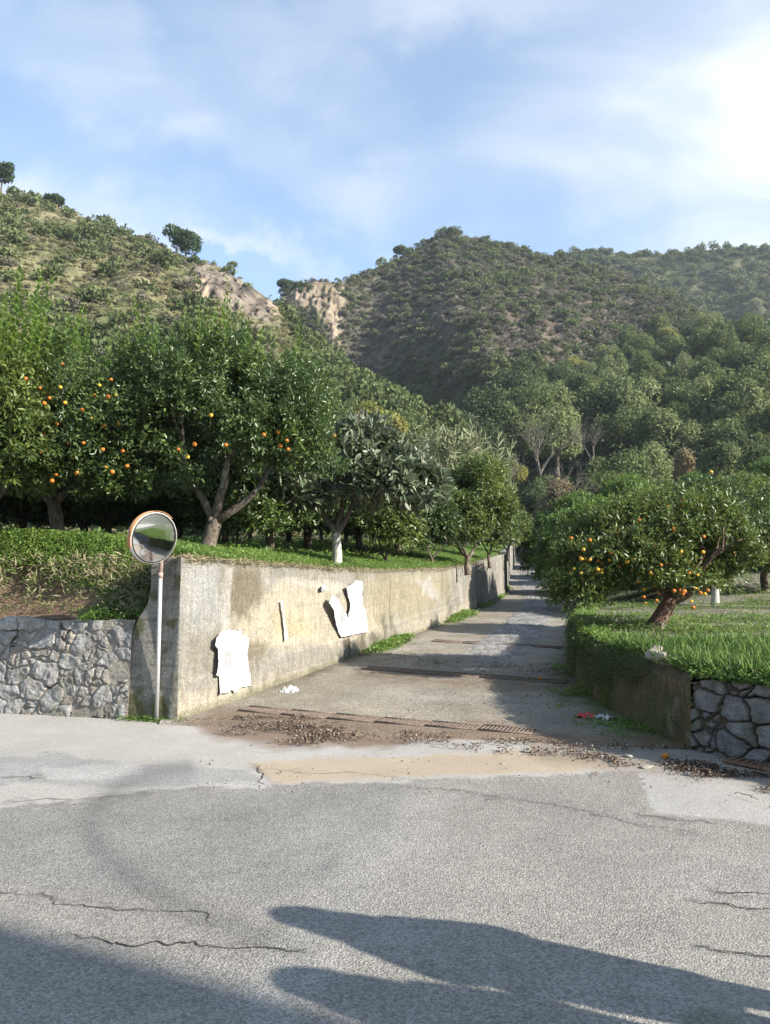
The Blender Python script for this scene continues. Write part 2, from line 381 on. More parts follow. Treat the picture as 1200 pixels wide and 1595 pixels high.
M['drain'] = m_plain('rusty drain cover', (.15, .115, .09), .9, .2, 0, 22, .45, .5)
M['galv'] = m_plain('galvanised steel', (.42, .41, .40), .5, .5, .25, 30, .12, .1)
M['pole_rust'] = m_plain('rusty pole top', (.38, .28, .235), .7, .3, .1, 18, .3, .2)
M['hood'] = m_plain('orange plastic', (.50, .24, .11), .45, .4, 0, 12, .12, .05)
M['rim'] = m_plain('mirror rim', (.62, .60, .56), .5, .4, 0, 20, .15, .05)
M['black'] = m_plain('dark rubber', (.03, .03, .03), .6, .3)
def mirrorm():
    k = NT('convex mirror'); k.fin((.86, .88, .90, 1), .03, .5, 1.0); return k.m
M['mirror'] = mirrorm()
def paperm():
    k = NT('white paper'); n = k.noise(14, 5, .7); k.bump(n, .35, .006)
    k.fin(k.scale(k.scale(k.attr().outputs['Color'], .50), k.rng(n, .3, .7, .93, 1.04)), .75, .3)
    t = k.N.new('ShaderNodeBsdfTranslucent'); t.inputs[0].default_value = (.8, .8, .78, 1)
    ms = k.N.new('ShaderNodeMixShader'); ms.inputs[0].default_value = .12
    k.L.new(k.b.outputs[0], ms.inputs[1]); k.L.new(t.outputs[0], ms.inputs[2]); k.L.new(ms.outputs[0], k.out.inputs[0]); return k.m
M['paper'] = paperm()
M['red'] = m_plain('red plastic', (.55, .04, .05), .4, .5, 0, 20, .2)
M['rock'] = m_vcol('loose rock', 22, .65, 1.35, .8, .02, .9, .2, 5)
M['plaster'] = m_plain('house plaster', (.55, .48, .38), .9, .2, 0, 3, .12, .2)
M['tile'] = m_plain('roof tile', (.36, .17, .10), .85, .2, 0, 8, .3, .3)
M['glass'] = m_plain('window glass', (.05, .07, .09), .12, .6, 0, 2, .1, .0)
M['wood'] = m_plain('painted shutter', (.14, .2, .15), .7, .3, 0, 10, .15, .1)
M['skin'] = m_plain('skin', (.52, .33, .24), .55, .4, 0, 30, .05, .03)
M['cloth_a'] = m_plain('dark blue cloth', (.05, .07, .13), .9, .1, 0, 60, .12, .2)
M['cloth_b'] = m_plain('grey cloth', (.20, .19, .18), .9, .1, 0, 60, .12, .2)
M['hair'] = m_plain('dark hair', (.04, .028, .02), .6, .4, 0, 80, .3, .4)

# ------------------------------------------------------------------ ground of the place
def sheet(name, P, C, mat, kind='structure', flip=False, extra=None, smooth=True):
    nv, nu = P.shape[:2]; mb = MB(); mb.add(P.reshape(-1, 3), grid_faces(nv, nu, flip), np.asarray(C).reshape(-1, 3))
    o = mb.build(name, mat, None, smooth); tag(o, kind=kind)
    if extra is not None:
        a = o.data.attributes.new('rough', 'FLOAT', 'POINT'); a.data.foreach_set('value', extra.ravel().astype(np.float32))
    return o
def lerp3(a, b, t): return a+(b-a)*np.asarray(t)[..., None]
# base ground reaching the horizon
g = 3000.0
mb = MB(); mb.add([[-g, -g, -.06], [g, -g, -.06], [g, g, -.06], [-g, g, -.06]], np.array([[0, 1, 2, 3]]), (.12, .11, .07))
tag(mb.build('ground', M['soil']), kind='structure')
# street: a fine sheet in view, coarser outside
def street():
    xs = np.concatenate([np.linspace(-60, -8.2, 40), np.linspace(-8, 7.5, 640), np.linspace(7.7, 60, 40)])
    ys = np.concatenate([np.linspace(-9, 2.2, 14), np.linspace(2.3, 11.6, 470)])
    X, Y = np.meshgrid(xs, ys); bend = .02*np.maximum(0, np.abs(X)-8)**1.0
    Z = (fbm(np.stack([X*.5, Y*.5], -1), 3, 4)-.5)*.03+(fbm(np.stack([X*4, Y*4], -1), 2, 9)-.5)*.006
    P = np.stack([X, Y, Z*.6], -1); px, py = proj(P)
    n1 = fbm(np.stack([X*.9, Y*.9], -1), 5, 1); n2 = fbm(np.stack([X*6, Y*6], -1), 4, 2); n3 = fbm(np.stack([X*2.2, Y*2.2], -1), 4, 3)
    jx = px+(n2-.5)*40+(n1-.5)*30; jy = py+(n2-.5)*16+(n3-.5)*14
    base = np.array([.300, .280, .247]); C = base*(.9+.2*n1[..., None]); rough = np.ones(X.shape)
    inview = (Y > 2.25).astype(float)
    def over(mask, col, k=1.0, r=None):
        nonlocal C, rough
        mk = np.clip(mask*k, 0, 1)*inview; C = lerp3(C, np.array(col)*(.9+.2*n3[..., None]), mk)
        if r is not None: rough = rough+(r-rough)*mk
    # large tonal areas of the old surface
    over(sstep(.5, .68, n1)*.45, (.31, .295, .27))
    over(pmask(jx, jy, [(-60, 1252), (230, 1240), (420, 1225), (640, 1222), (600, 1330), (430, 1400), (200, 1390), (-60, 1370)], 14), (.225, .22, .21), .55)
    # pale dusty concrete strip along the walls
    over(pmask(jx, jy, [(-90, 1095), (1300, 1095), (1300, 1300), (1200, 1212), (1120, 1205), (1010, 1196), (820, 1212), (640, 1216), (430, 1226), (260, 1232), (120, 1246), (-90, 1262)], 2.5), (.43, .405, .365), .95, .42)
    over(pmask(px+(n2-.5)*12, py+(n2-.5)*8, [(990, 1190), (1290, 1225), (1290, 1222), (1200, 1214), (1040, 1262), (1015, 1258)], 2), (.40, .39, .365), .9, .5)
    over(pmask(px+(n2-.5)*12, py+(n2-.5)*8, [(1000, 1196), (1240, 1215), (1240, 1290), (1120, 1275), (1022, 1266), (1010, 1230)], 2), (.40, .38, .345), .9, .45)
    # older grey repair inside the strip
    over(pmask(jx, jy, [(-60, 1180), (90, 1176), (215, 1190), (330, 1198), (400, 1202), (412, 1222), (230, 1228), (60, 1222), (-60, 1226)], 3), (.31, .305, .29), .85, .8)
    over(pmask(px+(n2-.5)*10, py+(n2-.5)*6, [(65, 1196), (215, 1188), (225, 1206), (150, 1216), (70, 1214)], 2), (.42, .405, .38), .8)
    # sand washed out of the path
    over(pmask(px+(n2-.5)*26, py+(n2-.5)*10, [(385, 1188), (480, 1184), (640, 1178), (820, 1170), (935, 1185), (960, 1194), (860, 1204), (700, 1208), (560, 1214), (430, 1222), (408, 1205)], 3), (.44, .355, .255), .95, .25)
    over(pmask(jx, jy, [(300, 1118), (420, 1110), (560, 1130), (700, 1150), (560, 1165), (430, 1162), (330, 1150)], 8), (.20, .13, .085), .85, .4)
    over(pmask(jx, jy, [(800, 1150), (1250, 1180), (1250, 1245), (1160, 1222), (980, 1200), (840, 1185)], 10), (.26, .21, .155), .65, .4)
    # tyre mark
    over(pline(px, py, [(290, 1196), (235, 1205), (190, 1225), (150, 1255), (138, 1290), (160, 1330), (215, 1375), (290, 1415), (380, 1450), (470, 1478)], 16+8*(py-1200)/250)*(.6+.5*n3), (.14, .135, .127), .66)
    # patch on the right with its own tone
    over(pmask(px+(n2-.5)*8, py+(n2-.5)*5, [(1072, 1398), (1300, 1410), (1320, 1720), (1062, 1720)], 2), (.285, .27, .235), .7, .8)
    over(pmask(jx, jy, [(560, 1310), (660, 1240), (700, 1240), (640, 1330), (560, 1420), (480, 1500), (420, 1560), (400, 1500), (470, 1420)], 16), (.33, .315, .29), .45)
    over(pmask(jx, jy, [(385, 1545), (520, 1480), (560, 1500), (470, 1560), (420, 1640), (370, 1640)], 8), (.37, .35, .32), .55)
    over(pmask(px+(n2-.5)*30, py+(n2-.5)*10, [(1055, 1578), (1110, 1572), (1150, 1586), (1140, 1640), (1060, 1640)], 4), (.09, .12, .05), .4)
    # cracks
    cr = [([(-60, 1388), (60, 1396), (150, 1408), (230, 1416), (330, 1440)], 1.6), ([(120, 1456), (250, 1466), (360, 1472), (440, 1480), (480, 1478)], 1.9),
          ([(985, 1268), (1040, 1276), (1115, 1285)], 1.8), ([(1090, 1385), (1140, 1395), (1240, 1405)], 1.7), ([(1068, 1405), (1130, 1412), (1240, 1425)], 1.8),
          ([(1070, 1476), (1150, 1482), (1240, 1500)], 1.4), ([(388, 1190), (412, 1206), (420, 1218), (436, 1222)], 2.0), ([(0, 1250), (120, 1246), (240, 1234)], 1.3),
          ([(640, 1225), (760, 1240), (900, 1262), (1000, 1285), (1090, 1300)], 1.2), ([(0, 1212), (70, 1212)], 2.0), ([(380, 1195), (520, 1205), (640, 1210)], .8)]
    wob = (fbm(np.stack([X*9, Y*9], -1), 4, 31)-.5)
    ck = np.zeros(X.shape)
    for pts, w in cr: ck = np.maximum(ck, pline(px+wob*18, py+wob*22, pts, w*1.25))
    over(ck*(.55+.9*n3), (.11, .10, .09), .35, .6)
    P[..., 2] -= ck*.004
    sheet('street', P, C, M['asphalt'], extra=rough)
    rng = np.random.default_rng(88); mb = MB()
    for pts, w in cr:
        pts = np.array(pts, float); gx, gy = ground_at(pts[:, 0], pts[:, 1]); L_ = np.concatenate([[0], np.cumsum(np.hypot(np.diff(gx), np.diff(gy)))]); n = int(L_[-1]/.018)
        t = np.linspace(0, L_[-1], n); q = np.stack([np.interp(t, L_, gx), np.interp(t, L_, gy)], -1); q = q+(fbm(np.stack([t*3, t*0+w*9], -1), 3, 1)-.5)[:, None]*.16+np.stack([fbm(np.stack([t*14, t*0+w*5], -1), 3, 2)-.5, fbm(np.stack([t*14, t*0+w*7], -1), 3, 3)-.5], -1)*.10
        d = nrm(np.gradient(q, axis=0)); nn = np.stack([-d[:, 1], d[:, 0]], -1); hw = (.0030*w/1.5)*(.1+1.9*fbm(np.stack([t*6, t*0+w*3], -1), 3, 4))*np.sin(np.pi*np.linspace(0, 1, n))**.3*(fbm(np.stack([t*2.5, t*0+w], -1), 2, 6) > .22)+.0003
        V = []
        for sgn in (1, -1):
            e = q+nn*hw[:, None]*sgn; zz = ((fbm(e*.5, 3, 4)-.5)*.03+(fbm(e*4, 2, 9)-.5)*.006)*.6+.004; V.append(np.concatenate([e, zz[:, None]], -1))
        mb.add(np.stack(V, 0).reshape(-1, 3), grid_faces(2, n)[:, ::-1], (.05, .045, .04))
    tag(mb.build('road_cracks', M['litter']), kind='structure')
street()
# the uphill path
def path():
    ys = np.concatenate([np.linspace(7.0, 22, 380), np.linspace(22.1, 125, 300)]); t = np.linspace(0, 1, 130)
    Yg, T = np.meshgrid(ys, t, indexing='ij')
    # the lower edge runs obliquely from corner to corner
    y0 = 7.62+(1-T)*1.42
    Yg = y0+(Yg-7.0)*(125-y0)/(118.0)
    xl = np.where(Yg < 9.27, -2.62, lwx(np.maximum(Yg, 9.27))-.03); xr = rwx(Yg)+.02
    X = xl+(xr-xl)*T
    z = pathz(Yg)+.006+(fbm(np.stack([X, Yg], -1)*1.2, 3, 8)-.5)*.02*sstep(8, 11, Yg)
    z = z-.06*sstep(.16, 0, Yg-y0)
    P = np.stack([X, Yg, z], -1); px, py = proj(P)
    n1 = fbm(np.stack([X*1.1, Yg*1.1], -1), 5, 21); n2 = fbm(np.stack([X*5, Yg*5], -1), 4, 22); n4 = fbm(np.stack([X*.6, Yg*2.4], -1), 4, 25)
    C = np.array([.30, .268, .212])*(.78+.44*n1[..., None])
    def over(mask, col, k=1.0):
        nonlocal C
        C = lerp3(C, np.array(col)*(.85+.3*n2[..., None]), np.clip(mask*k, 0, 1))
    over(sstep(.52, .66, n4), (.33, .31, .275), .6)
    over(sstep(28, 50, Yg), (.34, .32, .295), .8)
    # the band of flat stones up the middle
    mid = .52+.10*np.sin(Yg*.12); band = sstep(.17, .12, np.abs(T-mid)+(n2-.5)*.09)*sstep(13.5, 16.5, Yg+(n1-.5)*4)
    f1, f2, i1, i2 = cells(X, Yg, .24, .30, .4, 3)
    P[..., 2] += band*sstep(.03, .14, f2-f1)*.02
    C = lerp3(C, (np.array([.285, .28, .27])*(.65+.6*i1[..., None]))*sstep(.0, .09, f2-f1)[..., None]*.85+.05, band*.92)
    # damp moss and dirt by the walls, brown silt
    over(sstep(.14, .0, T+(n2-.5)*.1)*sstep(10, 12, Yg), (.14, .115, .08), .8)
    over(sstep(.86, 1.0, T+(n2-.5)*.16), (.095, .125, .04), .9)
    over(pmask(px+(n2-.5)*30, py+(n2-.5)*12, [(270, 1125), (340, 1105), (400, 1100), (600, 1125), (1060, 1150), (1060, 1172), (600, 1160), (380, 1150)], 6), (.20, .135, .09), .75)
    over(pline(px, py, [(560, 1050), (720, 1062), (890, 1072)], 9)*n2*2, (.2, .15, .11), .7)
    over(pmask(px+(n2-.5)*20, py+(n2-.5)*8, [(720, 1120), (790, 1122), (785, 1134), (730, 1132)], 4), (.22, .15, .11), .6)
    sheet('path', P, C, M['path'])
path()

def terrace_left_z(x, y):
    x = np.asarray(x, float); y = np.asarray(y, float)
    d = np.where(y < 9.27, 3.0, np.maximum(lwx(np.maximum(y, 9.27))-x, 0))
    z = wtop(y)+.40*(1-np.exp(-d/1.8))+.018*d
    yf = 9.27-.286*(x+2.45)
    t = sstep(.10, 1.35, y-yf)
    bank = 1.20+(z-1.20)*t
    z = np.where(x < -2.75, np.minimum(bank, z), z)
    k = sstep(-2.75, -3.1, x); z = np.where((x < -2.75), z, z)
    return z
def terrace_left():
    xs = np.concatenate([-60*np.linspace(1, .1, 50)**1.3-2.6, np.linspace(-5.6, -2.2, 90), np.linspace(-2.1, 24, 190)])
    xs = np.unique(xs); k = np.linspace(0, 1, 200)**2.2
    X, K = np.meshgrid(xs, k, indexing='xy')
    yf = front_y(X)+.16; Y = yf+(118-yf)*K
    Z = terrace_left_z(X, Y)+(fbm(np.stack([X, Y], -1)*1.5, 4, 41)-.5)*.14*sstep(0, .6, Y-yf)
    # eroded earth hollow over the street wall
    h = np.exp(-(((X+4.95)/.75)**2+((Y-yf-.55)/.35)**2)); 
    P = np.stack([X, Y+h*.25, Z-.10*h-.03], -1)
    n1 = fbm(P*1.3, 4, 42); C = lerp3(np.array([.075, .06, .035])+0*P, np.array([.06, .10, .03]), sstep(.4, .6, n1))
    px, py = proj(P); sm = pmask(px+(n1-.5)*60, py+(n1-.5)*40, [(-400, 884), (60, 888), (125, 908), (190, 935), (200, 965), (60, 980), (-400, 965)], 14)*(Y < 12)
    C = lerp3(C, np.array([.23, .155, .105])*(.7+.6*n1[..., None]), sm)
    sheet('terrace_left', P, C, M['soil'])
terrace_left()
def terrace_right_z(x, y):
    x = np.asarray(x, float); y = np.asarray(y, float); d = x-rwx(y)
    zt = np.interp(y, RT_Y, RT_Z)+.05*np.maximum(d, 0)*sstep(18, 40, y)
    e = sstep(0, 3.5, d)*sstep(17, 21, y)+1-sstep(17, 21, y)
    return pathz(y)+.05+(zt-pathz(y)-.05)*e
def terrace_right():
    ys = np.concatenate([np.linspace(3.0, 22, 170), np.linspace(22.3, 128, 150)]); d = .1+np.linspace(0, 1, 140)**2*75
    Yg, D = np.meshgrid(ys, d, indexing='ij'); X = rwx(Yg)+D
    Z = terrace_right_z(X, Yg)+(fbm(np.stack([X, Yg], -1)*1.5, 4, 51)-.5)*.12*sstep(0, .7, D)
    P = np.stack([X, Yg, Z-.02], -1); n1 = fbm(P*1.1, 4, 52); n2 = fbm(np.stack([X*.4, Yg*2.2], -1), 3, 53)
    C = lerp3(np.array([.07, .10, .03])+0*P, np.array([.23, .205, .165]), np.maximum(sstep(.50, .62, n2)*sstep(9.5, 10.5, Yg)*sstep(40, 25, Yg), np.maximum(np.exp(-((Yg-14.6+(n2-.5)*3)/.9)**2), np.exp(-((Yg-19+(n2-.5)*3)/.8)**2))))
    C = C*(.75+.5*n1[..., None])
    sheet('terrace_right', P, C, M['soil'])
terrace_right()

# ------------------------------------------------------------------ hills
HS = {}
cliffL = [(300, 412), (345, 418), (390, 445), (436, 484), (428, 505), (395, 500), (350, 485), (320, 475), (292, 430)]
cliffM = [(448, 450), (490, 440), (530, 444), (536, 470), (530, 545), (505, 520), (480, 480), (455, 480)]
def hill(name, ridge, base, nx, nv, relief, seed, col, pw=1.0, back=70, bump=1.0, rocks=()):
    """ridge: (px,row,distance); base: (px,distance,z). A sheet from the foot up to the crest and down the far side."""
    ridge = np.array(ridge, float); base = np.array(base, float)
    px = np.linspace(ridge[0, 0], ridge[-1, 0], nx)
    row = np.interp(px, ridge[:, 0], ridge[:, 1]); D = np.interp(px, ridge[:, 0], ridge[:, 2])
    rp = at(px, row, D); bd = np.interp(px, base[:, 0], base[:, 1]); bz = np.interp(px, base[:, 0], base[:, 2])
    bx = (px-600)/F*(bd*CP+(bz-EYE)*SP); bp = np.stack([bx, bd, bz], -1)
    v = np.linspace(0, 1, nv)[:, None]
    P = bp[None]+(rp-bp)[None]*v[..., None]
    P[..., 2] = bp[None, :, 2]+(rp-bp)[None, :, 2]*(v**pw)
    env = np.sin(np.pi*np.clip(v, 0, 1))**.8
    n = fbm(P*np.array([1, 1, .6])*(1/26.)+seed, 5, seed)-.5
    rid = 1-np.abs(fbm(P*np.array([1, .4, .25])/30.+seed*3, 4, seed+5)*2-1)*2
    P[..., 1] -= (n*relief*2+rid*relief*.8)*env
    P[..., 2] += n*relief*.35*env
    fine = fbm(P/5.5, 4, seed+9)-.5
    P[..., 1] -= fine*bump*3.2*env; P[..., 2] += fine*bump*1.2*(env+.12)
    for poly in rocks:
        rx, ry = proj(P); mk = pmask(rx, ry, poly, 9); st = 1-np.abs(fbm(P/np.array([1.7, 9, 9.]), 4, seed+21)*2-1)*2; st2 = fbm(P/np.array([.9, 2, 2]), 4, seed+22)-.5
        P[..., 1] -= mk*(st*1.7+st2*2.2); P[..., 2] += mk*st2*.8
    bk = rp[None]+np.linspace(.06, 1, 8)[:, None, None]*np.array([0, back, 0])
    bk[..., 0] *= (bk[..., 1]/rp[None, :, 1]); bk[..., 2] = rp[None, :, 2]-(np.linspace(.06, 1, 8)[:, None]**1.2)*(rp[None, :, 2]+3)
    A = np.concatenate([P, bk], 0); x2, y2 = proj(A); C = col(A, x2, y2, np.concatenate([v*np.ones((1, nx)), np.ones((8, nx))]))
    sheet(name, A, C, M['hill']); HS[name] = (P, px, C[:nv])
    return P
def base_col(A, seed):
    n = fbm(A/9., 5, seed); n2 = fbm(A/2.4, 4, seed+3)
    return n, n2
def col_left(A, px, py, v):
    n, n2 = base_col(A, 61); C = lerp3(np.array([.26, .24, .14])+0*A, np.array([.15, .165, .075]), sstep(.38, .62, n))
    C = lerp3(C, np.array([.27, .22, .14]), sstep(.58, .7, n2)*.35)
    st = fbm(A/np.array([1.3, 8., 8]), 4, 66)
    cl = pmask(px+(n2-.5)*30, py+(n-.5)*30, [(300, 405), (345, 415), (390, 440), (436, 480), (430, 505), (395, 500), (350, 485), (320, 470), (290, 430)], 6)
    C = lerp3(C, lerp3(np.array([.12, .10, .085])+0*A, np.array([.27, .225, .18]), sstep(.4, .6, st)), cl)
    cl = pmask(px, py+(n2-.5)*14, [(296, 425), (322, 440), (330, 478), (312, 478), (300, 450)], 4)+pmask(px, py, [(418, 468), (436, 480), (434, 502), (424, 500)], 4)
    C = lerp3(C, np.array([.46, .36, .26]), np.clip(cl, 0, 1)*.85)
    C = lerp3(C, np.array([.085, .105, .04]), sstep(560, 640, px-(py-500)*.2)*sstep(440, 520, px+0*py)*.8)
    return C*(.8+.4*n2[..., None])*.85
def col_main(A, px, py, v):
    n, n2 = base_col(A, 71); C = lerp3(np.array([.155, .15, .095])+0*A, np.array([.085, .105, .045]), sstep(.32, .55, n))
    j = (n2-.5)*40
    C = lerp3(C, np.array([.265, .225, .185]), pmask(px+j, py+j, [(540, 470), (600, 430), (680, 440), (740, 470), (720, 510), (640, 540), (600, 600), (545, 600), (530, 520)], 18)*.75)
    C = lerp3(C, np.array([.26, .20, .165]), pmask(px+j, py+j, [(740, 470), (860, 450), (960, 440), (1060, 470), (1000, 520), (880, 560), (800, 570), (760, 520)], 18)*.7)
    C = lerp3(C, np.array([.30, .22, .17]), np.clip(pmask(px+j*.3, py+j*.3, [(775, 475), (800, 468), (800, 490), (778, 498)], 5)+pmask(px+j*.3, py+j*.3, [(835, 495), (880, 490), (885, 530), (830, 530)], 8), 0, 1)*.7)
    C = lerp3(C, np.array([.27, .27, .26]), pmask(px+j*.3, py+j*.3, [(965, 438), (1000, 445), (1035, 470), (1010, 480), (975, 460)], 6)*.8)
    st = fbm(A/np.array([1.6, 7., 7]), 4, 77)
    cl = pmask(px+(n2-.5)*22, py+(n-.5)*22, [(445, 458), (462, 440), (500, 433), (538, 440), (540, 470), (536, 520), (538, 560), (520, 552), (500, 490), (470, 482), (450, 482)], 4)
    C = lerp3(C, lerp3(np.array([.36, .285, .20])+0*A, np.array([.56, .46, .34]), sstep(.35, .65, st)), cl)
    return C*(.8+.4*n2[..., None])*.56
def col_wood(A, px, py, v):
    n, n2 = base_col(A, 81); C = lerp3(np.array([.10, .095, .05])+0*A, np.array([.06, .08, .03]), sstep(.35, .6, n)); return C*(.8+.4*n2[..., None])
def col_back(A, px, py, v):
    n, n2 = base_col(A, 91); C = lerp3(np.array([.13, .12, .075])+0*A, np.array([.08, .10, .042]), sstep(.35, .6, n)); return C*(.8+.4*n2[..., None])
hill('hillside_left', [(-700, 170, 190), (-300, 200, 165), (0, 300, 150), (60, 312, 149), (100, 326, 148), (180, 360, 145), (240, 376, 141), (275, 396, 139), (300, 408, 138), (345, 418, 134), (380, 442, 130), (425, 470, 126), (437, 482, 125), (446, 506, 124), (480, 530, 120), (520, 562, 112), (560, 592, 106), (600, 618, 101), (650, 646, 97), (685, 668, 94), (700, 710, 90), (710, 780, 86)],
     [(-700, 60, 3), (0, 52, 3), (400, 50, 3), (600, 60, 3), (710, 78, 3)], 520, 240, 3.5, 60, col_left, .92, 70, 1.0, (cliffL,))
hill('hillside_main', [(330, 600, 240), (400, 540, 232), (432, 488, 228), (442, 462, 226), (456, 446, 226), (490, 437, 226), (530, 440, 230), (562, 428, 236), (620, 402, 245), (660, 380, 249), (690, 362, 250), (706, 358, 250), (722, 368, 250), (745, 373, 250), (790, 384, 249), (830, 394, 247), (880, 404, 245), (930, 418, 241), (970, 428, 236), (1010, 444, 230), (1060, 470, 222), (1110, 502, 214), (1180, 540, 206), (1300, 600, 200), (1500, 640, 196)],
     [(330, 170, 14), (450, 185, 14), (530, 195, 14), (580, 185, 12), (650, 150, 9), (760, 118, 6), (900, 118, 8), (1100, 128, 12), (1500, 140, 15)], 560, 260, 7.0, 70, col_main, .95, 70, 1.3, (cliffM,))
hill('hillside_back', [(640, 450, 420), (760, 415, 410), (860, 402, 402), (915, 391, 398), (960, 393, 395), (1000, 397, 392), (1050, 394, 390), (1100, 390, 386), (1150, 385, 382), (1200, 386, 380), (1500, 395, 380), (2300, 420, 380)],
     [(640, 280, 20), (1500, 270, 24), (2300, 260, 20)], 300, 110, 9.0, 90, col_back, 1.0, 160)
hill('hillside_wood', [(560, 790, 96), (640, 748, 100), (700, 716, 108), (760, 672, 118), (830, 620, 134), (900, 580, 148), (980, 548, 158), (1060, 524, 162), (1110, 512, 164), (1160, 508, 164), (1200, 504, 164), (1300, 490, 164), (1600, 470, 164), (2300, 500, 150)],
     [(560, 88, 3), (700, 90, 4), (900, 84, 6), (1200, 72, 8), (2300, 60, 5)], 320, 150, 3.0, 80, col_wood, .95, 50)
# low hills closing the view behind the camera, seen in the road mirror
def ring():
    an = np.linspace(R(-205), R(38), 140); v = np.linspace(0, 1, 16)[:, None]
    rr = 330-150*v+0*an; h = (28+26*fbm(np.stack([an*3, an*0], -1), 4, 5))*(1-v)**1.2
    r0 = 330-(1-v)*0
    rad = 170+160*(1-v); P = np.stack([np.cos(an)*rad, np.sin(an)*rad, h-1+0*an], -1)
    sheet('hillside_behind', P, lerp3(np.array([.11, .12, .05])+0*P, np.array([.19, .17, .10]), fbm(P/14, 3, 3)), M['hill'])
ring()

# ------------------------------------------------------------------ walls
def wcolor(P, s, z01, seed=0, ochre=1.0):
    n = fbm(P*1.1+seed, 5, 101); n2 = fbm(P*np.array([3.5, 3.5, .8])+seed, 4, 102); n3 = fbm(P*5, 4, 103)
    C = np.array([.36, .345, .30])+0*P
    C = lerp3(C, np.array([.47, .45, .40]), sstep(.52, .66, n2)*.7)
    C = lerp3(C, np.array([.41, .365, .275]), sstep(.45, .62, n+.12*(1-z01))*.4*ochre); C = lerp3(C, np.array([.25, .235, .19]), sstep(.52, .66, fbm(P*2.6+31, 5, 107))*.55)
    C = lerp3(C, np.array([.20, .185, .145]), sstep(.56, .72, fbm(P*np.array([2.2, 2.2, .7])+9, 4, 105))*sstep(.3, .9, z01)*.75)
    return C*(.88+.24*n3[..., None])*.74
def concrete_wall():
    root = empty('retaining_wall', (-2.45, 9.27, 0), 0, 'stained yellowish concrete retaining wall along the left side of the path', 'wall')
    def loc(P): return np.asarray(P)-np.array([-2.45, 9.27, 0])
    # face along the path, with top and back
    ys = np.concatenate([np.linspace(9.27, 24.4, 620)]); nz = 90
    u = ys; xf = lwx(ys); t = np.linspace(0, 1, nz)
    zb = pathz(ys)-.15; zt = wtop(ys)+.0
    Z = zb[None]+(zt-zb)[None]*t[:, None]; X = xf[None]+0*Z; Y = ys[None]+0*Z
    P = np.stack([X, Y, Z], -1)
    nvec = np.array([1, -.368, 0])/math.hypot(1, .368)
    hgt = Z-pathz(Y)
    d = (fbm(P*1.4, 4, 111)-.5)*.05+(fbm(P*9, 3, 112)-.5)*.014
    board = np.exp(-((((hgt+.02*np.sin(Y)) % .24)-.12)/.012)**2)*.006; d = d-board
    d = d+.03*sstep(.42, .36, hgt-.02+.05*(fbm(P*.9, 2, 5)-.5))          # plinth course
    d = d-.05*sstep(.93, 1.0, t)[:, None]*fbm(P*4, 3, 114)
    px, py = proj(P); n3 = fbm(P*5, 4, 113); j = (n3-.5)
    C = wcolor(P, Y, t[:, None]+0*Z)
    def over(mask, col, k=1.0):
        nonlocal C
        C = lerp3(C, np.array(col)*(.85+.3*n3[..., None]), np.clip(mask*k, 0, 1))
    over(pmask(px+j*30, py+j*40, [(285, 870), (330, 868), (370, 880), (345, 960), (300, 985), (285, 960)], 10), (.33, .33, .315), .7)
    over(pmask(px+j*30, py+j*40, [(338, 880), (405, 885), (410, 930), (385, 960), (350, 965)], 8), (.17, .145, .10), .9)
    over(pmask(px+j*12, py+j*20, [(350, 885), (362, 885), (358, 985), (345, 990)], 4), (.52, .50, .45), .75)
    over(pmask(px+j*40, py+j*20, [(380, 960), (440, 905), (560, 935), (600, 990), (520, 1010), (380, 1010), (330, 1000)], 10), (.47, .41, .30), .6)
    over(pmask(px+j*20, py+j*20, [(425, 955), (470, 950), (500, 985), (430, 1000)], 8), (.50, .42, .25), .5)
    over(pmask(px+j*20, py+j*8, [(445, 903), (520, 906), (545, 915), (520, 925), (460, 912)], 4), (.58, .53, .44), .7)
    over(pmask(px+j*22, py+j*16, [(383, 1000), (415, 1002), (420, 1030), (385, 1045)], 6), (.19, .16, .11), .85)
    over(sstep(.05, -.05, hgt-.30+j*.25), (.43, .38, .29), .55); over(pmask(px+j*30, py+j*14, [(400, 1030), (520, 1005), (640, 975), (640, 985), (520, 1030), (400, 1062), (300, 1080), (300, 1060)], 8), (.24, .225, .19), .7); over(pmask(px+j*30, py+j*30, [(560, 900), (640, 895), (700, 890), (700, 930), (640, 960), (580, 970)], 14), (.33, .28, .17), .6)
    for (xx, w_, top) in ((540, 9, 1000), (560, 10, 985), (582, 12, 985), (598, 6, 960), (612, 5, 965), (700, 4, 925), (712, 4, 935)):
        over(pmask(px+j*16, py+j*30, [(xx-w_*.5, top), (xx+w_*.5, top-4), (xx+w_, 1060), (xx-w_, 1060)], 4), (.10, .09, .06), .78)
    over(pmask(px+j*30, py+j*20, [(650, 905), (672, 900), (685, 935), (660, 925)], 4), (.48, .46, .43), .7)
    over(sstep(.12, .02, hgt+j*.12), (.13, .13, .06), .55)
    over(sstep(.90, 1.0, t)[:, None]*(n3+.3), (.17, .155, .11), .75)
    jy = np.isin(np.arange(len(ys)), [])
    for yj in (16.2, 20.4, 22.6): over(np.exp(-((Y-yj)/.03)**2), (.13, .12, .10), .8)
    C = C*np.where(C.mean(-1, keepdims=True) > .36, .85, 1.0)
    P = P+nvec*(d*sstep(0, .12, Y-9.27))[..., None]
    top = P[-1].copy(); back = top+np.array([-.42, 0.05, 0]); back[:, 2] += .01; back[:, 1] += .5*sstep(1.2, 0, ys-9.27); b2 = back.copy(); b2[:, 2] -= 1.2
    A = np.concatenate([P, back[None], b2[None]], 0); CC = np.concatenate([C, C[-1:], C[-1:]], 0)
    mb = MB(); mb.add(loc(A).reshape(-1, 3), grid_faces(*A.shape[:2]), CC.reshape(-1, 3))
    # front end of the wall towards the street, leaning back
    nz = 120; nx = 90; t = np.linspace(0, 1, nz)[:, None]
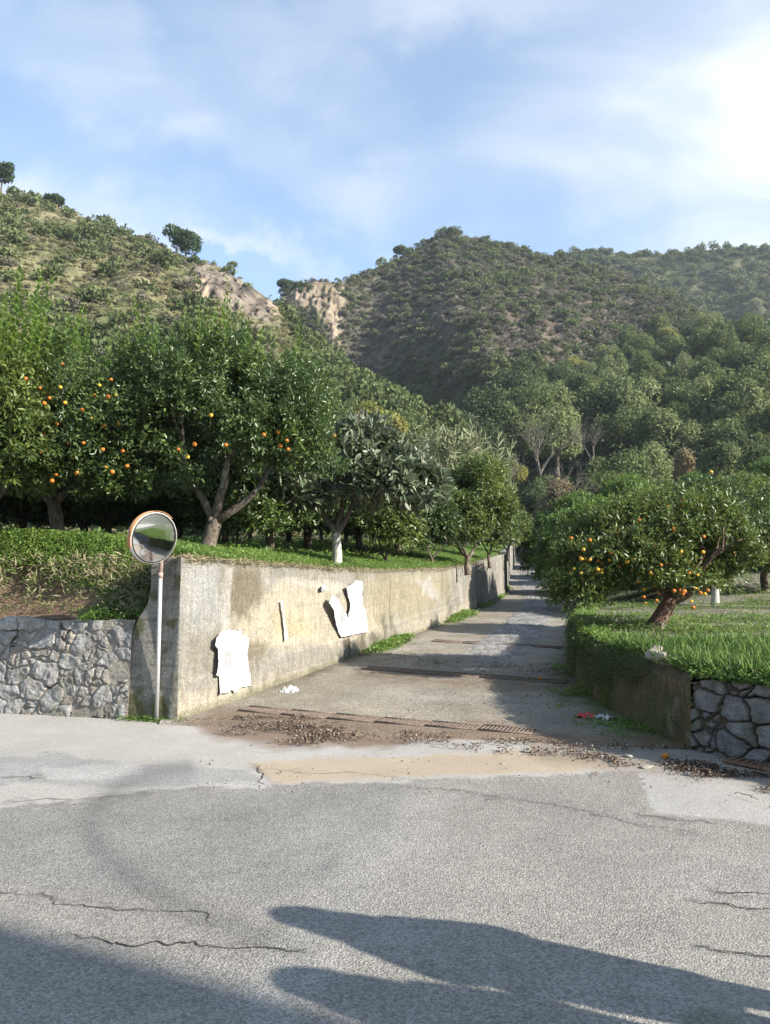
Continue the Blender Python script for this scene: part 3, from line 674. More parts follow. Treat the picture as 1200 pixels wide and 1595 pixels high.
    zt = 1.955; Zf = -.12+(zt+.12)*t+0*np.zeros((1, nx))
    leftx = np.interp(Zf[:, 0], [-.12, 0, .4, .85, 1.2, 1.4, 1.95], [-3.34, -3.32, -3.22, -3.12, -3.02, -2.90, -2.86])+(fbm(np.stack([Zf[:, 0]*5, Zf[:, 0]*0], -1), 3, 4)-.5)*.05
    Xf = leftx[:, None]+(-2.45-leftx)[:, None]*np.linspace(0, 1, nx)[None]
    Yf = 9.27-.286*(Xf+2.45)*1.0+(np.maximum(Zf, 0))*.065
    # meet the side face at the corner
    w = sstep(.75, 1, np.linspace(0, 1, nx))[None]; Yf = Yf*(1-w)+9.27*w+Zf*0
    P2 = np.stack([Xf, Yf, Zf], -1); hg = Zf
    d = (fbm(P2*2, 4, 121)-.5)*.04+(fbm(P2*10, 3, 122)-.5)*.016-np.exp(-(((hg+.02) % .27-.13)/.010)**2)*.010
    P2[..., 1] -= d*.3*(1-w**4)
    C2 = wcolor(P2, P2[..., 0], t+0*Zf, 5, .6)*1.15; n3 = fbm(P2*6, 4, 123)
    C2 = lerp3(C2, np.array([.15, .145, .07]), sstep(.55, .75, n3+.30*sstep(.45, .0, hg)))
    C2 = lerp3(C2, np.array([.11, .10, .08]), np.exp(-(((hg+.02) % .27-.13)/.014)**2)*.45)
    sidel = P2[:, 0].copy(); sidel[:, 1] += .5
    A2 = np.concatenate([sidel[:, None], P2], 1); CC2 = np.concatenate([C2[:, :1], C2], 1)
    topb = A2[-1].copy(); topb[:, 1] = 9.9
    A2 = np.concatenate([A2, topb[None]], 0); CC2 = np.concatenate([CC2, CC2[-1:]], 0)
    mb2 = MB(); mb2.add(loc(A2).reshape(-1, 3), grid_faces(*A2.shape[:2]), CC2.reshape(-1, 3))
    mb.build('side_face', M['concrete'], root, True); mb2.build('end_face', M['concrete'], root, True)
    return root
concrete_wall()
def plain_wall(name, label, ys, xs, zb, zt, th, side, colf, seed, mat='concrete'):
    """far length of wall: closed body with a rough face"""
    ys = np.asarray(ys); n = len(ys); nz = 24; t = np.linspace(0, 1, nz)[:, None]
    Z = zb[None]+(zt-zb)[None]*t; X = xs[None]+0*Z; Y = ys[None]+0*Z; P = np.stack([X, Y, Z], -1)
    P[..., 0] += side*(fbm(P*2+seed, 4, seed)-.5)*.08
    C = colf(P, t)
    back = P[-1].copy(); back[:, 0] -= side*th; b2 = back.copy(); b2[:, 2] = zb
    A = np.concatenate([P, back[None], b2[None]], 0); CC = np.concatenate([C, C[-1:], C[-1:]], 0)
    mb = MB(); mb.add(A.reshape(-1, 3), grid_faces(*A.shape[:2], flip=side < 0), CC.reshape(-1, 3))
    m_ = A.shape[1]
    for e in (0, m_-1):
        mb.add(A[:, e], np.arange(len(A))[None, :])
        mb.c[-1] = np.broadcast_to(np.array([.3, .28, .23]), (len(A), 3))
    o = mb.build(name, M[mat], None, False); return tag(o, label, 'wall')
def far_walls():
    cf = lambda P, t: wcolor(P, None, t+0*P[..., 0], 3, .5)
    ys = np.linspace(24.7, 33, 60); plain_wall('retaining_wall', 'short grey concrete wall with dark vertical joints farther up the left side of the path', ys, lwx(ys)+.22, pathz(ys)-.1, wtop(ys)+.02, .45, 1, cf, 31)
    ys = np.linspace(33.04, 66, 90); plain_wall('retaining_wall', 'farthest pale length of concrete wall where the path bends out of sight', ys, lwx(ys)+.28, pathz(ys)-.1, wtop(ys)+.1, .45, 1, cf, 32)
    ys = np.linspace(62, 100, 50); plain_wall('boundary_wall', 'dark distant wall behind the stakes at the top of the path', ys, rwx(ys)+.1, pathz(ys)-.1, pathz(ys)+1.3, .4, -1, lambda P, t: cf(P, t)*.6, 33)
far_walls()
def right_wall():
    ys = np.linspace(7.77, 17.5, 420); nz = 60; t = np.linspace(0, 1, nz)[:, None]
    zb = pathz(ys)-.1; zt = terrace_right_z(rwx(ys)+.01, ys)-.04+.02*np.sin(ys*3)
    Z = zb[None]+(zt-zb)[None]*t; X = rwx(ys)[None]+0*Z; Y = ys[None]+0*Z; P = np.stack([X, Y, Z], -1)
    # rounded corner to the street and a stretch of front face
    nf = 16; tx = np.linspace(0, 1, nf); y2 = 7.77-.03*tx; xf = 3.0+.746*(7.77-y2)
    Zf = (-.12)+(.76+.12)*t+0*tx[None]; Pf = np.stack([xf[None]+0*Zf, y2[None]+0*Zf, Zf], -1)[:, ::-1]
    P = np.concatenate([Pf, P[:, 1:]], 1)
    h = P[..., 2]-pathz(P[..., 1])
    n = fbm(P*1.5, 4, 131); n3 = fbm(P*7, 4, 132)
    dr = (n-.5)*.12+(n3-.5)*.03+.05*(1-t)
    # outward normals: towards -x along the path; towards (-.66,-.75) at the front
    w = sstep(8.2, 7.6, P[..., 1]); nv = nrm(np.stack([-1+w*.35, -w*.75, 0*w], -1)); P = P+nv*dr[..., None]
    topc = sstep(.86, 1, t)[..., None]
    P = P-nv*topc*.07
    C = lerp3(np.array([.125, .11, .06])+0*P, np.array([.075, .10, .028]), sstep(.38, .6, n))
    C = lerp3(C, np.array([.23, .195, .14]), sstep(.50, .66, n3)*sstep(8.6, 7.7, P[..., 1]))
    C = lerp3(C, np.array([.20, .13, .06]), sstep(.55, .65, fbm(P*3, 3, 134))*.5)
    C = lerp3(C, np.array([.15, .13, .10]), sstep(.8, 1, t)*(P[..., 1] < 9.5)*.6)
    C = C*(.8+.4*n3[..., None])
    back = P[-1].copy(); back[:, 0] += .42; back[:, 2] += .0; b2 = back.copy(); b2[:, 2] -= .5
    A = np.concatenate([P, back[None], b2[None]], 0); CC = np.concatenate([C, C[-1:], C[-1:]], 0)
    mb = MB(); mb.add(A.reshape(-1, 3), grid_faces(*A.shape[:2]), CC.reshape(-1, 3))
    tag(mb.build('mossy_wall', M['concrete'], None, True), 'low mossy concrete wall in the shade on the right side of the path', 'wall')
right_wall()
def rubble(name, label, p0, p1, zt0, zt1, lean, nu, nz, su, sv, seed, mort, rel_=1.0, dark=1.0, gapk=.56):
    """rubble wall face from p0 to p1 (foot line), stones raised out of the mortar"""
    p0 = np.array(p0, float); p1 = np.array(p1, float); L = np.linalg.norm(p1-p0); e = (p1-p0)/L; out = np.array([e[1], -e[0]])
    u = np.linspace(0, L, nu)[None]; t = np.linspace(0, 1, nz)[:, None]; zt = zt0+(zt1-zt0)*u/L+(fbm(np.stack([u*3, u*0], -1), 3, seed+30)-.5)*.09
    Z = -.12+(zt+.12)*t; U = u+0*Z
    wu = (fbm(np.stack([U*3.5, Z*3.5], -1), 4, seed)-.5)*.26; wv = (fbm(np.stack([U*3.5+7, Z*3.5], -1), 4, seed+1)-.5)*.18
    f1, f2, i1, i2 = cells(U+wu, Z+wv+.05, su, sv, .40, seed); eg = f2-f1
    n2 = fbm(np.stack([U*9, Z*9, i1*20], -1), 4, seed+2); n3 = fbm(np.stack([U*3.2, Z*3.2], -1), 3, seed+7)
    s1, s2, k1, k2 = cells(U+wu*1.3+3, Z+wv*1.3, su*.52, sv*.6, .42, seed+9); sub = i2 > .58; eg = np.where(sub, np.minimum(eg, (s2-s1)*.55), eg); i1 = np.where(sub, .5*i1+.5*k1, i1)
    present = i2 > .03
    st = sstep(.035, .13, eg+(n2-.5)*.07)*present
    facet = (np.abs((U*np.cos(i1*6.3)+Z*np.sin(i1*6.3))*9 % 2-1)-.5)
    H = rel_*(st*(.035+.035*i1)+st*(1-(f1*1.1)**2)*.03)+(n2-.5)*.045*st+facet*.012*st+(n3-.5)*.02
    gap = sstep(.05, .0, eg)*(fbm(np.stack([U*3, Z*3], -1), 2, seed+5) > gapk)
    H = H-gap*.07
    xy = p0+e*U[..., None]-out*(np.maximum(Z, 0)*lean)[..., None]+out*H[..., None]
    P = np.concatenate([xy, Z[..., None]], -1)
    sc = lerp3(np.array([.38, .37, .355])+0*P, np.array([.46, .44, .405]), i1); sc = lerp3(sc, np.array([.37, .32, .26]), sstep(.45, .8, i2)*.75)
    n5 = fbm(np.stack([U*14+i1*50, Z*14], -1), 3, seed+12); sc = lerp3(sc, np.array([.50, .49, .47]), sstep(.52, .62, n5)*.7); sc = sc*(.60+.80*n2[..., None])
    mc = np.array(mort)*(.7+.6*n3[..., None])
    C = lerp3(mc, sc, st); C = lerp3(C, np.array([.035, .03, .025]), gap); C = C*dark
    C = lerp3(C, np.array([.13, .14, .05]), sstep(.62, .7, n3)*.4*(Z < .5))
    tp = P[-1].copy(); tp[:, :2] -= out*.4; t2 = tp.copy(); t2[:, 2] -= .5
    tp[:, 2] -= .02
    A = np.concatenate([P, tp[None], t2[None]], 0); CC = np.concatenate([C, C[-1:], C[-1:]], 0)
    mb = MB(); mb.add(A.reshape(-1, 3), grid_faces(*A.shape[:2]), CC.reshape(-1, 3))
    for k in (0, A.shape[1]-1): mb.add(A[:, k], np.arange(len(A))[None, :], (.25, .22, .18))
    tag(mb.build(name, M['stone'], None, True), label, 'wall')
rubble('stone_wall', 'grey rubble stone wall along the street below the grassy bank', (-16.0, 13.13), (-3.10, 9.44), 1.14, 1.19, .065, 1500, 160, .30, .22, 5, (.40, .365, .31), .20, 1.02, .80)
rubble('stone_wall', 'low wall of dark grey boulders below the grass at the right', (3.03, 7.735), (6.6, 2.95), .69, .60, .06, 520, 110, .27, .22, 15, (.24, .18, .12), .7, .74, .64)

# ------------------------------------------------------------------ foliage
def leaves(mb, p, d, n, l, w, simple=False, curl=.12):
    N = len(p); d = nrm(d); n = nrm(n-d*np.sum(n*d, -1, keepdims=True)); s = np.cross(d, n)
    l = (np.asarray(l)*np.ones(N))[:, None]; w = (np.asarray(w)*np.ones(N))[:, None]
    if simple:
        V = np.stack([p, p+d*l*.5+s*w*.5+n*w*.1, p+d*l-n*l*curl, p+d*l*.5-s*w*.5+n*w*.1], 1)
        mb.add(V.reshape(-1, 3), np.arange(N*4).reshape(N, 4))
    else:
        V = np.stack([p, p+d*l*.3+s*w*.46+n*w*.16, p+d*l*.68+s*w*.38+n*(w*.14-l*curl*.4), p+d*l-n*l*curl, p+d*l*.68-s*w*.38+n*(w*.14-l*curl*.4), p+d*l*.3-s*w*.46+n*w*.16], 1)
        i = np.arange(N)[:, None]*6
        mb.add(V.reshape(-1, 3), np.concatenate([i+np.array([[0, 1, 2, 3]]), i+np.array([[0, 3, 4, 5]])], 0))
def rdir(rng, n): return nrm(rng.normal(size=(n, 3)))
def in_blobs(rng, blobs, n, shell=.72, low=-.55, rough=.28, freq=2.3, seed=0, hole=.43):
    """points near the surface of a union of lumps, plus their outward directions"""
    vol = np.array([b[1][0]*b[1][1]+b[1][0]*b[1][2] for b in blobs]); pick = rng.choice(len(blobs), n*3, p=vol/vol.sum())
    Cn = np.array([b[0] for b in blobs], float)[pick]; Rd = np.array([b[1] for b in blobs], float)[pick]
    u = rdir(rng, n*3); rr = shell+(1-shell)*rng.random(n*3)**.7; inner = rng.random(n*3) < .22; rr = np.where(inner, .35+.4*rng.random(n*3), rr)
    k = rr*(1+(fbm(u*freq+Cn*.7+seed, 3, seed)-.5)*2*rough)
    P = Cn+u*Rd*k[:, None]; ok = (u[:, 2] > low)
    dd = np.full(len(P), 9.)
    for j, b in enumerate(blobs):
        q = np.linalg.norm((P-np.array(b[0]))/np.array(b[1]), axis=1); dd = np.where(pick == j, dd, np.minimum(dd, q))
    ok &= (dd > .55) | inner
    ok &= (fbm(P*1.9+seed, 3, seed+3) > hole)
    P = P[ok][:n]; u = u[ok][:n]; return P, u
def crown_mesh(name, rng, blobs, ncl, per, ll, lw, spread=.16, seed=0, droop=.0, simple=False, shell=.72, low=-.55, rough=.40):
    P, u = in_blobs(rng, blobs, ncl, shell, low, rough, 2.3, seed); n = len(P)
    ax = nrm(u*.8+np.array([0, 0, .35])+rng.normal(size=(n, 3))*.35)
    Pk = np.repeat(P, per, 0); Ak = np.repeat(ax, per, 0); N = len(Pk)
    t = rng.random(N)[:, None]; r = rdir(rng, N)
    base = Pk+Ak*(t-.4)*spread*2+r*.03
    d = nrm(Ak*.45+r*1.0+np.array([0, 0, -droop])); nn = nrm(Ak*.5+np.array([0, 0, .6])+rng.normal(size=(N, 3))*.45)
    mb = MB(); leaves(mb, base, d, nn, ll*(.7+.6*rng.random(N)), lw*(.75+.5*rng.random(N)), simple)
    return mb
def shoots_mb(rng, spots, hmin, hmax, ll, lw):
    mb = MB()
    for s in spots:
        h = rng.uniform(hmin, hmax); k = int(h/.045); t = np.linspace(.15, 1, k); lean = rng.normal(size=3)*np.array([.12, .12, 0])*h
        pts = np.array(s)+t[:, None]*np.array([0, 0, h])+(t**2)[:, None]*lean
        an = np.arange(k)*2.4+rng.random()*6; r = np.stack([np.cos(an), np.sin(an), .45+0*an], -1)
        r[:, 2] = 1.0; leaves(mb, pts, r, np.stack([-np.cos(an), -np.sin(an), .8+0*an], -1)+.3*rdir(rng, k), ll*(1-.45*t)*(.8+.4*rng.random(k)), lw*(1-.4*t))
        V, Fs = tube_vf(pts[::4] if k > 8 else pts, .006, 5); mb.add(V, Fs)
    return mb
def limb(mb, rng, p, d, length, r0, depth, tips, n=7, wob=.22, up=.25, rough=.12, split=(2, 3), ang=.7, sides=9):
    pts = [np.array(p, float)]; d = nrm(np.array(d, float)); rad = [r0]
    for i in range(n):
        d = nrm(d+rng.normal(size=3)*wob*.5+np.array([0, 0, up*.12])); pts.append(pts[-1]+d*length/n); rad.append(r0*(1-.42*(i+1)/n))
    V, Fs = tube_vf(pts, rad, sides if depth > 1 else 6, True, rough); mb.add(V, Fs); tips.append(pts[-1]); tips.append(pts[len(pts)//2])
    if depth <= 0: return
    for k in range(rng.integers(split[0], split[1]+1)):
        dd = nrm(d+rdir(rng, 1)[0]*ang+np.array([0, 0, up*.5])); limb(mb, rng, pts[-1-(k % 2)], dd, length*rng.uniform(.55, .85), rad[-1]*.82, depth-1, tips, max(4, n-1), wob, up, rough, split, ang, sides)
def trunk_mb(seed, forks, h, r, lean=(0, 0, 0), depth=2, flare=1.35, length=1.1, ang=.75, up=.3):
    """short tapered trunk, then spreading limbs. forks: list of directions"""
    rng = np.random.default_rng(seed); mb = MB(); n = 9; t = np.linspace(0, 1, n)
    pts = np.stack([lean[0]*t+.02*np.sin(t*5+seed), lean[1]*t+.02*np.cos(t*4), -.25+(h+.25)*t], -1)
    rad = r*(1+(flare-1)*np.exp(-t*5))*(1-.15*t); V, Fs = tube_vf(pts, rad, 14, True, .16, seed); mb.add(V, Fs)
    tips = []
    for f in forks: limb(mb, rng, pts[-1]-np.array([0, 0, .06]), f, length*rng.uniform(.85, 1.15), r*rng.uniform(.52, .68), depth, tips, 7, .25, up, .12, (2, 3), ang)
    return mb, tips
def sphere_me(name, mat, rad=1.0, seg=12, rings=8):
    bm = bmesh.new(); bmesh.ops.create_uvsphere(bm, u_segments=seg, v_segments=rings, radius=rad)
    for v in bm.verts:
        if v.co.z > rad*.9: v.co.z -= rad*.07
    for f in bm.faces: f.smooth = True
    me = bpy.data.meshes.new(name); bm.to_mesh(me); bm.free(); me.materials.append(mat); return me
ORM = [sphere_me('orange_fruit', M['orange'], .040), sphere_me('orange_fruit', M['orange_y'], .038)]
def add_fruit(root, pts, rng, yel=.3, sz=1.0):
    for p in pts:
        o = bpy.data.objects.new('orange_fruit', ORM[1 if rng.random() < yel else 0]); link(o, root)
        o.location = tuple(float(c) for c in p); s = rng.uniform(.85, 1.15)*sz; o.scale = (s, s, s*.95); o.rotation_euler = (rng.uniform(-.6, .6), rng.uniform(-.6, .6), rng.uniform(0, 6))
def copy_tree(o):
    c = o.copy(); COL.objects.link(c)
    for ch in list(o.children):
        d = ch.copy(); COL.objects.link(d); d.parent = c
        for g_ in list(ch.children):
            e = g_.copy(); COL.objects.link(e); e.parent = d
    return c

# ---- left terrace: the big orange tree over the wall
def tz(px, Y): return float((px-600)/F*Y)
GROUP_L = 'orange trees of the left terrace'
def citrus(name, label, x, y, z, blobs, seed, ncl, mat, bark_, forks, th, tr, lean=(0, 0, 0), fruits=(), shoots=0, cat='tree', group=None, yel=.3, ll=.070, lw=.031, per=17, shoot_h=(.4, 1.0), length=1.0, spread=.16, shoot_x=None, fsz=1.0, depth=2):
    rng = np.random.default_rng(seed); root = empty(name, (x, y, z), 0, label, cat, group)
    tm, tips = trunk_mb(seed, forks, th, tr, lean, depth, length=length); tm.build('trunk', bark_, root, True)
    cm = crown_mesh('crown', rng, blobs, ncl, per, ll, lw, spread, seed); nf = sum(len(f) for f in cm.f)
    if shoots:
        P, u = in_blobs(rng, blobs, shoots*8, .9, .1, .2, 2.3, seed); 
        if shoot_x is not None: k = (P[:, 0] > shoot_x[0]) & (P[:, 0] < shoot_x[1]); P = P[k]
        order = np.argsort(-P[:, 2]+rng.random(len(P))*.7)[:shoots]; P = P[order]
        sm_ = shoots_mb(rng, P-np.array([0, 0, .15]), shoot_h[0], shoot_h[1], ll*1.75, lw*1.9); cm.f += [f+cm.n for f in sm_.f]; cm.v += sm_.v; cm.c += sm_.c; cm.n += sm_.n
    co = cm.build('crown', mat, root); co.data.materials.append(M['shoot']); nt_ = len(co.data.polygons); co.data.polygons.foreach_set('material_index', (np.arange(nt_) >= nf).astype(np.int32))
    if len(fruits): add_fruit(root, fruits, rng, yel, fsz)
    return root
def rel(pts, x, y, z, dy=0.0):  # fruit seen at photo pixels, on the near side of the crown
    return [at(px, py, Y+dy+random.uniform(.0, .38)*(dy != 0))-np.array([x, y, z]) for px, py, Y in pts]
X1, Y1 = tz(320, 11.6), 11.6; Z1 = float(terrace_left_z(X1, Y1))
citrus('orange_tree', 'big orange tree with a forked pale trunk directly behind the road mirror', X1, Y1, Z1,
       [((-.3, .2, 2.35), (1.3, 1.2, 1.05)), ((1.05, .1, 2.0), (.95, 1.0, .95)), ((-1.2, .0, 1.7), (1.0, 1.0, .95)), ((.6, -.3, 1.62), (.8, .75, .45)), ((1.55, 0, 1.45), (.5, .7, .5)), ((-.55, -.4, 1.15), (.7, .6, .5)), ((1.0, .4, 2.45), (.75, .8, .65))],
       3, 4300, M['citrus'], M['bark'], [(.95, -.25, .50), (-.45, -.1, .9), (.30, -.3, 1.1)], .50, .125, (.12, 0, 0),
       rel([(240, 603, 11.0), (329, 647, 10.9), (303, 692, 10.7), (352, 693, 10.7), (293, 712, 10.7), (433, 673, 11.0), (447, 686, 10.9), (449, 700, 10.9), (411, 677, 11.0), (278, 700, 10.8), (437, 694, 10.95)], X1, Y1, Z1, -.35),
       55, group=GROUP_L, shoot_h=(.3, .95), length=1.05, fsz=.76)
X2, Y2 = tz(90, 11.9), 11.9; Z2 = float(terrace_left_z(X2, Y2))
citrus('orange_tree', 'dark orange tree dotted with ripe fruit at the left above the grassy bank', X2, Y2, Z2,
       [((.1, 0, 2.05), (1.3, 1.1, 1.0)), ((1.1, .1, 1.6), (.9, .9, .95)), ((-.9, .1, 1.5), (1.0, 1.0, .95)), ((.3, -.5, 1.1), (1.1, .6, .55)), ((.9, -.2, .85), (.7, .6, .45))],
       5, 3300, M['citrus'], M['bark'], [(.8, 0, .6), (-.6, .2, .8), (.1, -.2, 1.1)], .6, .115, (-.08, 0, 0),
       rel([(97, 567, 11.3), (113, 582, 11.2), (75, 617, 11.1), (77, 620, 11.1), (128, 638, 11.0), (139, 641, 11.0), (108, 645, 11.0), (68, 677, 10.9), (36, 654, 11.1), (101, 664, 11.0), (62, 704, 10.9), (91, 717, 10.9), (81, 749, 10.9), (168, 618, 11.0), (143, 652, 11.0), (130, 690, 10.9), (50, 640, 11), (155, 600, 11), (185, 660, 11), (120, 735, 10.9), (48, 700, 11), (88, 660, 11), (160, 700, 10.9), (175, 735, 10.8)]+[(40+(i*61) % 165, 590+(i*37) % 160, 11) for i in range(24)], X2, Y2, Z2, -.35),
       45, group=GROUP_L, shoot_h=(.3, .85), yel=.15, fsz=.74)
X3, Y3 = tz(-40, 11.2), 11.2; Z3 = float(terrace_left_z(X3, Y3))
citrus('orange_tree', 'orange tree with tall bright upright shoots at the left edge', X3, Y3, Z3,
       [((.2, 0, 2.0), (1.0, 1.0, .95)), ((-.9, .1, 1.8), (1.0, 1.0, 1.0)), ((.5, -.3, 1.3), (.8, .7, .7))],
       8, 2300, M['citrus_b'], M['bark'], [(.7, 0, .7), (-.7, .2, .7), (0, .2, 1.1)], .6, .11, fruits=rel([(3, 612, 10.9)], X3, Y3, Z3), shoots=50, group=GROUP_L, shoot_h=(.8, 1.75), ll=.10, lw=.045)
# ---- loquat with a white trunk
X4, Y4 = tz(523, 14.1), 14.1; Z4 = float(terrace_left_z(X4, Y4))
citrus('loquat_tree', 'loquat tree with large greyish leaves and a whitewashed trunk on the left terrace', X4, Y4, Z4,
       [((0, 0, 1.75), (1.0, .9, .75)), ((1.0, 0, 1.5), (.85, .8, .62)), ((-.65, -.1, 1.35), (.6, .6, .5)), ((1.55, -.1, 1.35), (.45, .5, .45)), ((.5, .2, 2.15), (.7, .7, .5))],
       12, 1050, M['loquat'], M['bark_white'], [(-.65, 0, .85), (.75, 0, .75), (.2, .3, 1.1)], .62, .095, (.03, 0, 0), ll=.22, lw=.075, per=8, length=.95, spread=.10)
# ---- bushy trees further along the wall
def bushy(px, Y, w, h, seed, label, mat='citrus_b', stems=3, ncl=1500, name='citrus_tree', ll=.10, group='small trees along the left wall', base=None, fr=()):
    x = tz(px, Y); z = float(terrace_left_z(x, Y)) if base is None else base; rng = np.random.default_rng(seed)
    bl = [((rng.uniform(-.35, .35)*w, rng.uniform(-.25, .25)*w, h*(.58+.12*k)), (w*rng.uniform(.42, .6), w*rng.uniform(.4, .5), h*.3)) for k in range(3)]+[((0, 0, h*.5), (w*.72, w*.6, h*.34)), ((w*.45, -.1, h*.34), (w*.42, w*.4, h*.2)), ((-w*.5, -.1, h*.34), (w*.42, w*.4, h*.2)), ((w*.35, 0, h*.5), (w*.45, w*.45, h*.3)), ((-w*.35, 0, h*.5), (w*.45, w*.45, h*.3))]
    fk = [(math.cos(a)*.6, math.sin(a)*.6, 1) for a in np.linspace(0, 6.28, stems, endpoint=False)+seed]
    return citrus(name, label, x, Y, z, bl, seed, ncl, M[mat], M['bark'], fk, .18*h*.5, .05*w, (0, 0, 0), rel(fr, x, Y, z), 0, group=group, ll=ll, lw=ll*.42, length=h*.32, spread=.2, per=11)
bushy(728, 21.5, 1.62, 2.75, 21, 'rounded bushy tree on several dark stems beside the bend of the left wall', ncl=3300)
bushy(790, 31, 1.15, 2.3, 22, 'small yellow-green tree overhanging the far end of the left wall', ncl=1500)
bushy(672, 20.5, .85, 2.0, 23, 'low dark tree between the whitewashed loquat and the bushy tree', 'citrus', ncl=1200)
bushy(602, 17.5, .85, 1.75, 24, 'low shrubby tree with yellowing leaves under the loquat crown', 'citrus_b', ncl=1300)
bushy(372, 13.6, .8, 1.5, 25, 'young leafy citrus bush right of the forked trunk', 'citrus', ncl=1100, fr=[(520, 678, 13.2)])
bushy(762, 25.5, 1.1, 2.5, 26, 'green tree half hidden behind the rounded bushy tree by the wall', 'citrus', ncl=1500)
# ---- dark rows of the orchard behind
proto = citrus('citrus_tree', 'x', 0, 60, 0, [((0, 0, 1.9), (1.5, 1.4, 1.15)), ((1.1, 0, 1.5), (1.0, 1.1, .95)), ((-1.1, .1, 1.5), (1.0, 1.1, .95)), ((0, .3, 1.0), (1.6, 1.3, .6))],
       31, 2300, M['citrus'], M['bark'], [(.7, 0, .8), (-.7, .1, .8), (.1, .5, 1)], .55, .11, group='trees in the rows of the left orchard', ll=.11, lw=.05)
orch = [(165, 14.6, 0), (245, 15.2, 1), (30, 15, 1), (-90, 14, 0), (420, 17.2, 0), (335, 18, 1), (480, 19.5, 1), (560, 21.5, 0), (130, 19, 0), (230, 21, 0), (620, 25, 1), (-20, 20, 0), (350, 24, 0), (450, 26, 1), (540, 29, 0), (640, 32, 1), (700, 36, 0), (745, 42, 1), (60, 25, 0), (170, 27, 1), (280, 28, 0), (390, 30, 1), (-60, 27, 0), (500, 33, 0), (330, 35, 1), (220, 34, 0)]
where = ['orchard tree whose twin pale stems show just left of the mirror', 'dark orchard tree directly behind and above the road mirror', 'dark orchard tree behind the fruit-dotted tree at the left', 'shaded orchard tree past the left edge behind the tall shoots',
         'dark orchard tree between the forked trunk and the white trunk', 'dark orchard tree behind the crown of the big forked tree', 'shaded orchard tree just left of the white trunk, second row', 'shaded orchard tree just right of the white trunk, second row',
         'third-row orchard tree behind the left end of the bank', 'third-row orchard tree behind the mirror', 'orchard tree in the gap right of the loquat crown', 'third-row orchard tree at the far left', 'back-row orchard tree behind the young citrus bush', 'back-row orchard tree behind the left half of the loquat', 'back-row orchard tree behind the right half of the loquat',
         'back-row orchard tree behind the shrub with yellowing leaves', 'back-row orchard tree behind the low dark tree', 'back-row orchard tree behind the rounded bushy tree', 'fourth-row orchard tree deep in the shade at the far left', 'fourth-row orchard tree deep in the shade left of the mirror', 'fourth-row orchard tree deep in the shade just right of the mirror', 'fourth-row orchard tree deep in the shade right of the forked trunk', 'fourth-row orchard tree past the left edge', 'rearmost orchard tree seen left of the white trunk', 'rearmost orchard tree seen beside the forked trunk', 'rearmost orchard tree seen over the mirror']
for i, (px, Y, k) in enumerate(orch):
    o = proto if i == 0 else copy_tree(proto); x = tz(px, Y); o.location = (x, Y, float(terrace_left_z(x, Y))); o.rotation_euler = (0, 0, i*1.7); s = .82+.25*random.random(); o.scale = (s, s, s*(.95 if Y < 20 else 1.0)); o['label'] = where[i]
# ---- right terrace
def rt(px, Y): x = tz(px, Y); return x, float(terrace_right_z(x, Y))
x, z = rt(1004, 12.0); rng = np.random.default_rng(77); z -= .03
fr = [(940+rng.normal()*28, 873+rng.normal()*20, 11.1+.6*rng.random()) for _ in range(34)]+[(1040+rng.normal()*42, 885+rng.normal()*36, 11.1+.7*rng.random()) for _ in range(46)]+[(1075+rng.normal()*14, 925+rng.normal()*10, 11.2) for _ in range(10)]+[(1040, 790, 11.7), (1062, 780, 11.7), (1061, 787, 11.7), (1108, 735, 12.1), (1030, 880, 11), (995, 905, 11.2), (890, 838, 11.4), (908, 903, 11.4), (1006, 940, 11.4)]
citrus('orange_tree', 'orange tree full of fruit on a leaning trunk at the right of the path', x, 12.0, z,
       [((-.55, 0, 1.2), (.70, .8, .55)), ((.5, .1, 1.45), (.7, .8, .62)), ((1.2, .1, 1.2), (.6, .7, .55)), ((-.98, -.1, .88), (.5, .65, .45)), ((-1.12, -.2, .56), (.38, .5, .32)), ((.0, -.3, .95), (.75, .6, .42)), ((.9, -.1, .85), (.6, .6, .4)), ((-.1, .2, 1.7), (.4, .5, .3)), ((1.05, 0, 1.75), (.35, .4, .25))],
       41, 2900, M['citrus_b'], M['bark_red'], [(-.5, 0, .9), (.9, .1, .5), (.2, -.3, .9)], .50, .13, (.38, .0, 0), rel(fr, x, 12.0, z), 0, group='orange trees of the right terrace', yel=.5, ll=.075, lw=.03, length=.65, fsz=.74)
x, z = rt(1113, 16.6); fr = [(1115+rng.normal()*32, 880+rng.normal()*18, 15.7) for _ in range(12)]+[(1143, 868, 15.8), (1142, 860, 15.8), (1128, 897, 15.8)]
citrus('orange_tree', 'orange tree on a thin pale upright trunk behind the leaning one', x, 16.6, z,
       [((0, 0, 1.85), (1.15, 1.0, .8)), ((.8, 0, 1.6), (.8, .8, .65)), ((-.7, 0, 1.6), (.8, .8, .65))], 42, 1700, M['citrus'], M['bark_white'], [(-.3, 0, 1), (.6, .1, .8)], .75, .08, (-.05, 0, 0), rel(fr, x, 16.6, z), 0, group='orange trees of the right terrace', ll=.08, lw=.036, length=.8, shoot_h=(.2, .4))
M['citrus_l'] = m_leaf('light citrus leaves', (.06, .115, .022), (.15, .215, .05), .4, .28, .4, 1.0)
proto3 = citrus('citrus_tree', 'x', 0, 60, 0, [((0, 0, 1.7), (1.1, 1.1, .95)), ((.8, 0, 1.1), (.9, 1.0, .8)), ((-.8, .1, 1.3), (.8, .9, .8)), ((0, 0, .8), (1.2, 1.1, .5))],
       53, 1700, M['citrus_l'], M['bark'], [(.7, 0, .8), (-.7, .1, .8), (.1, .5, 1)], .4, .09, group='trees in the rows of the right orchard', ll=.11, lw=.05)
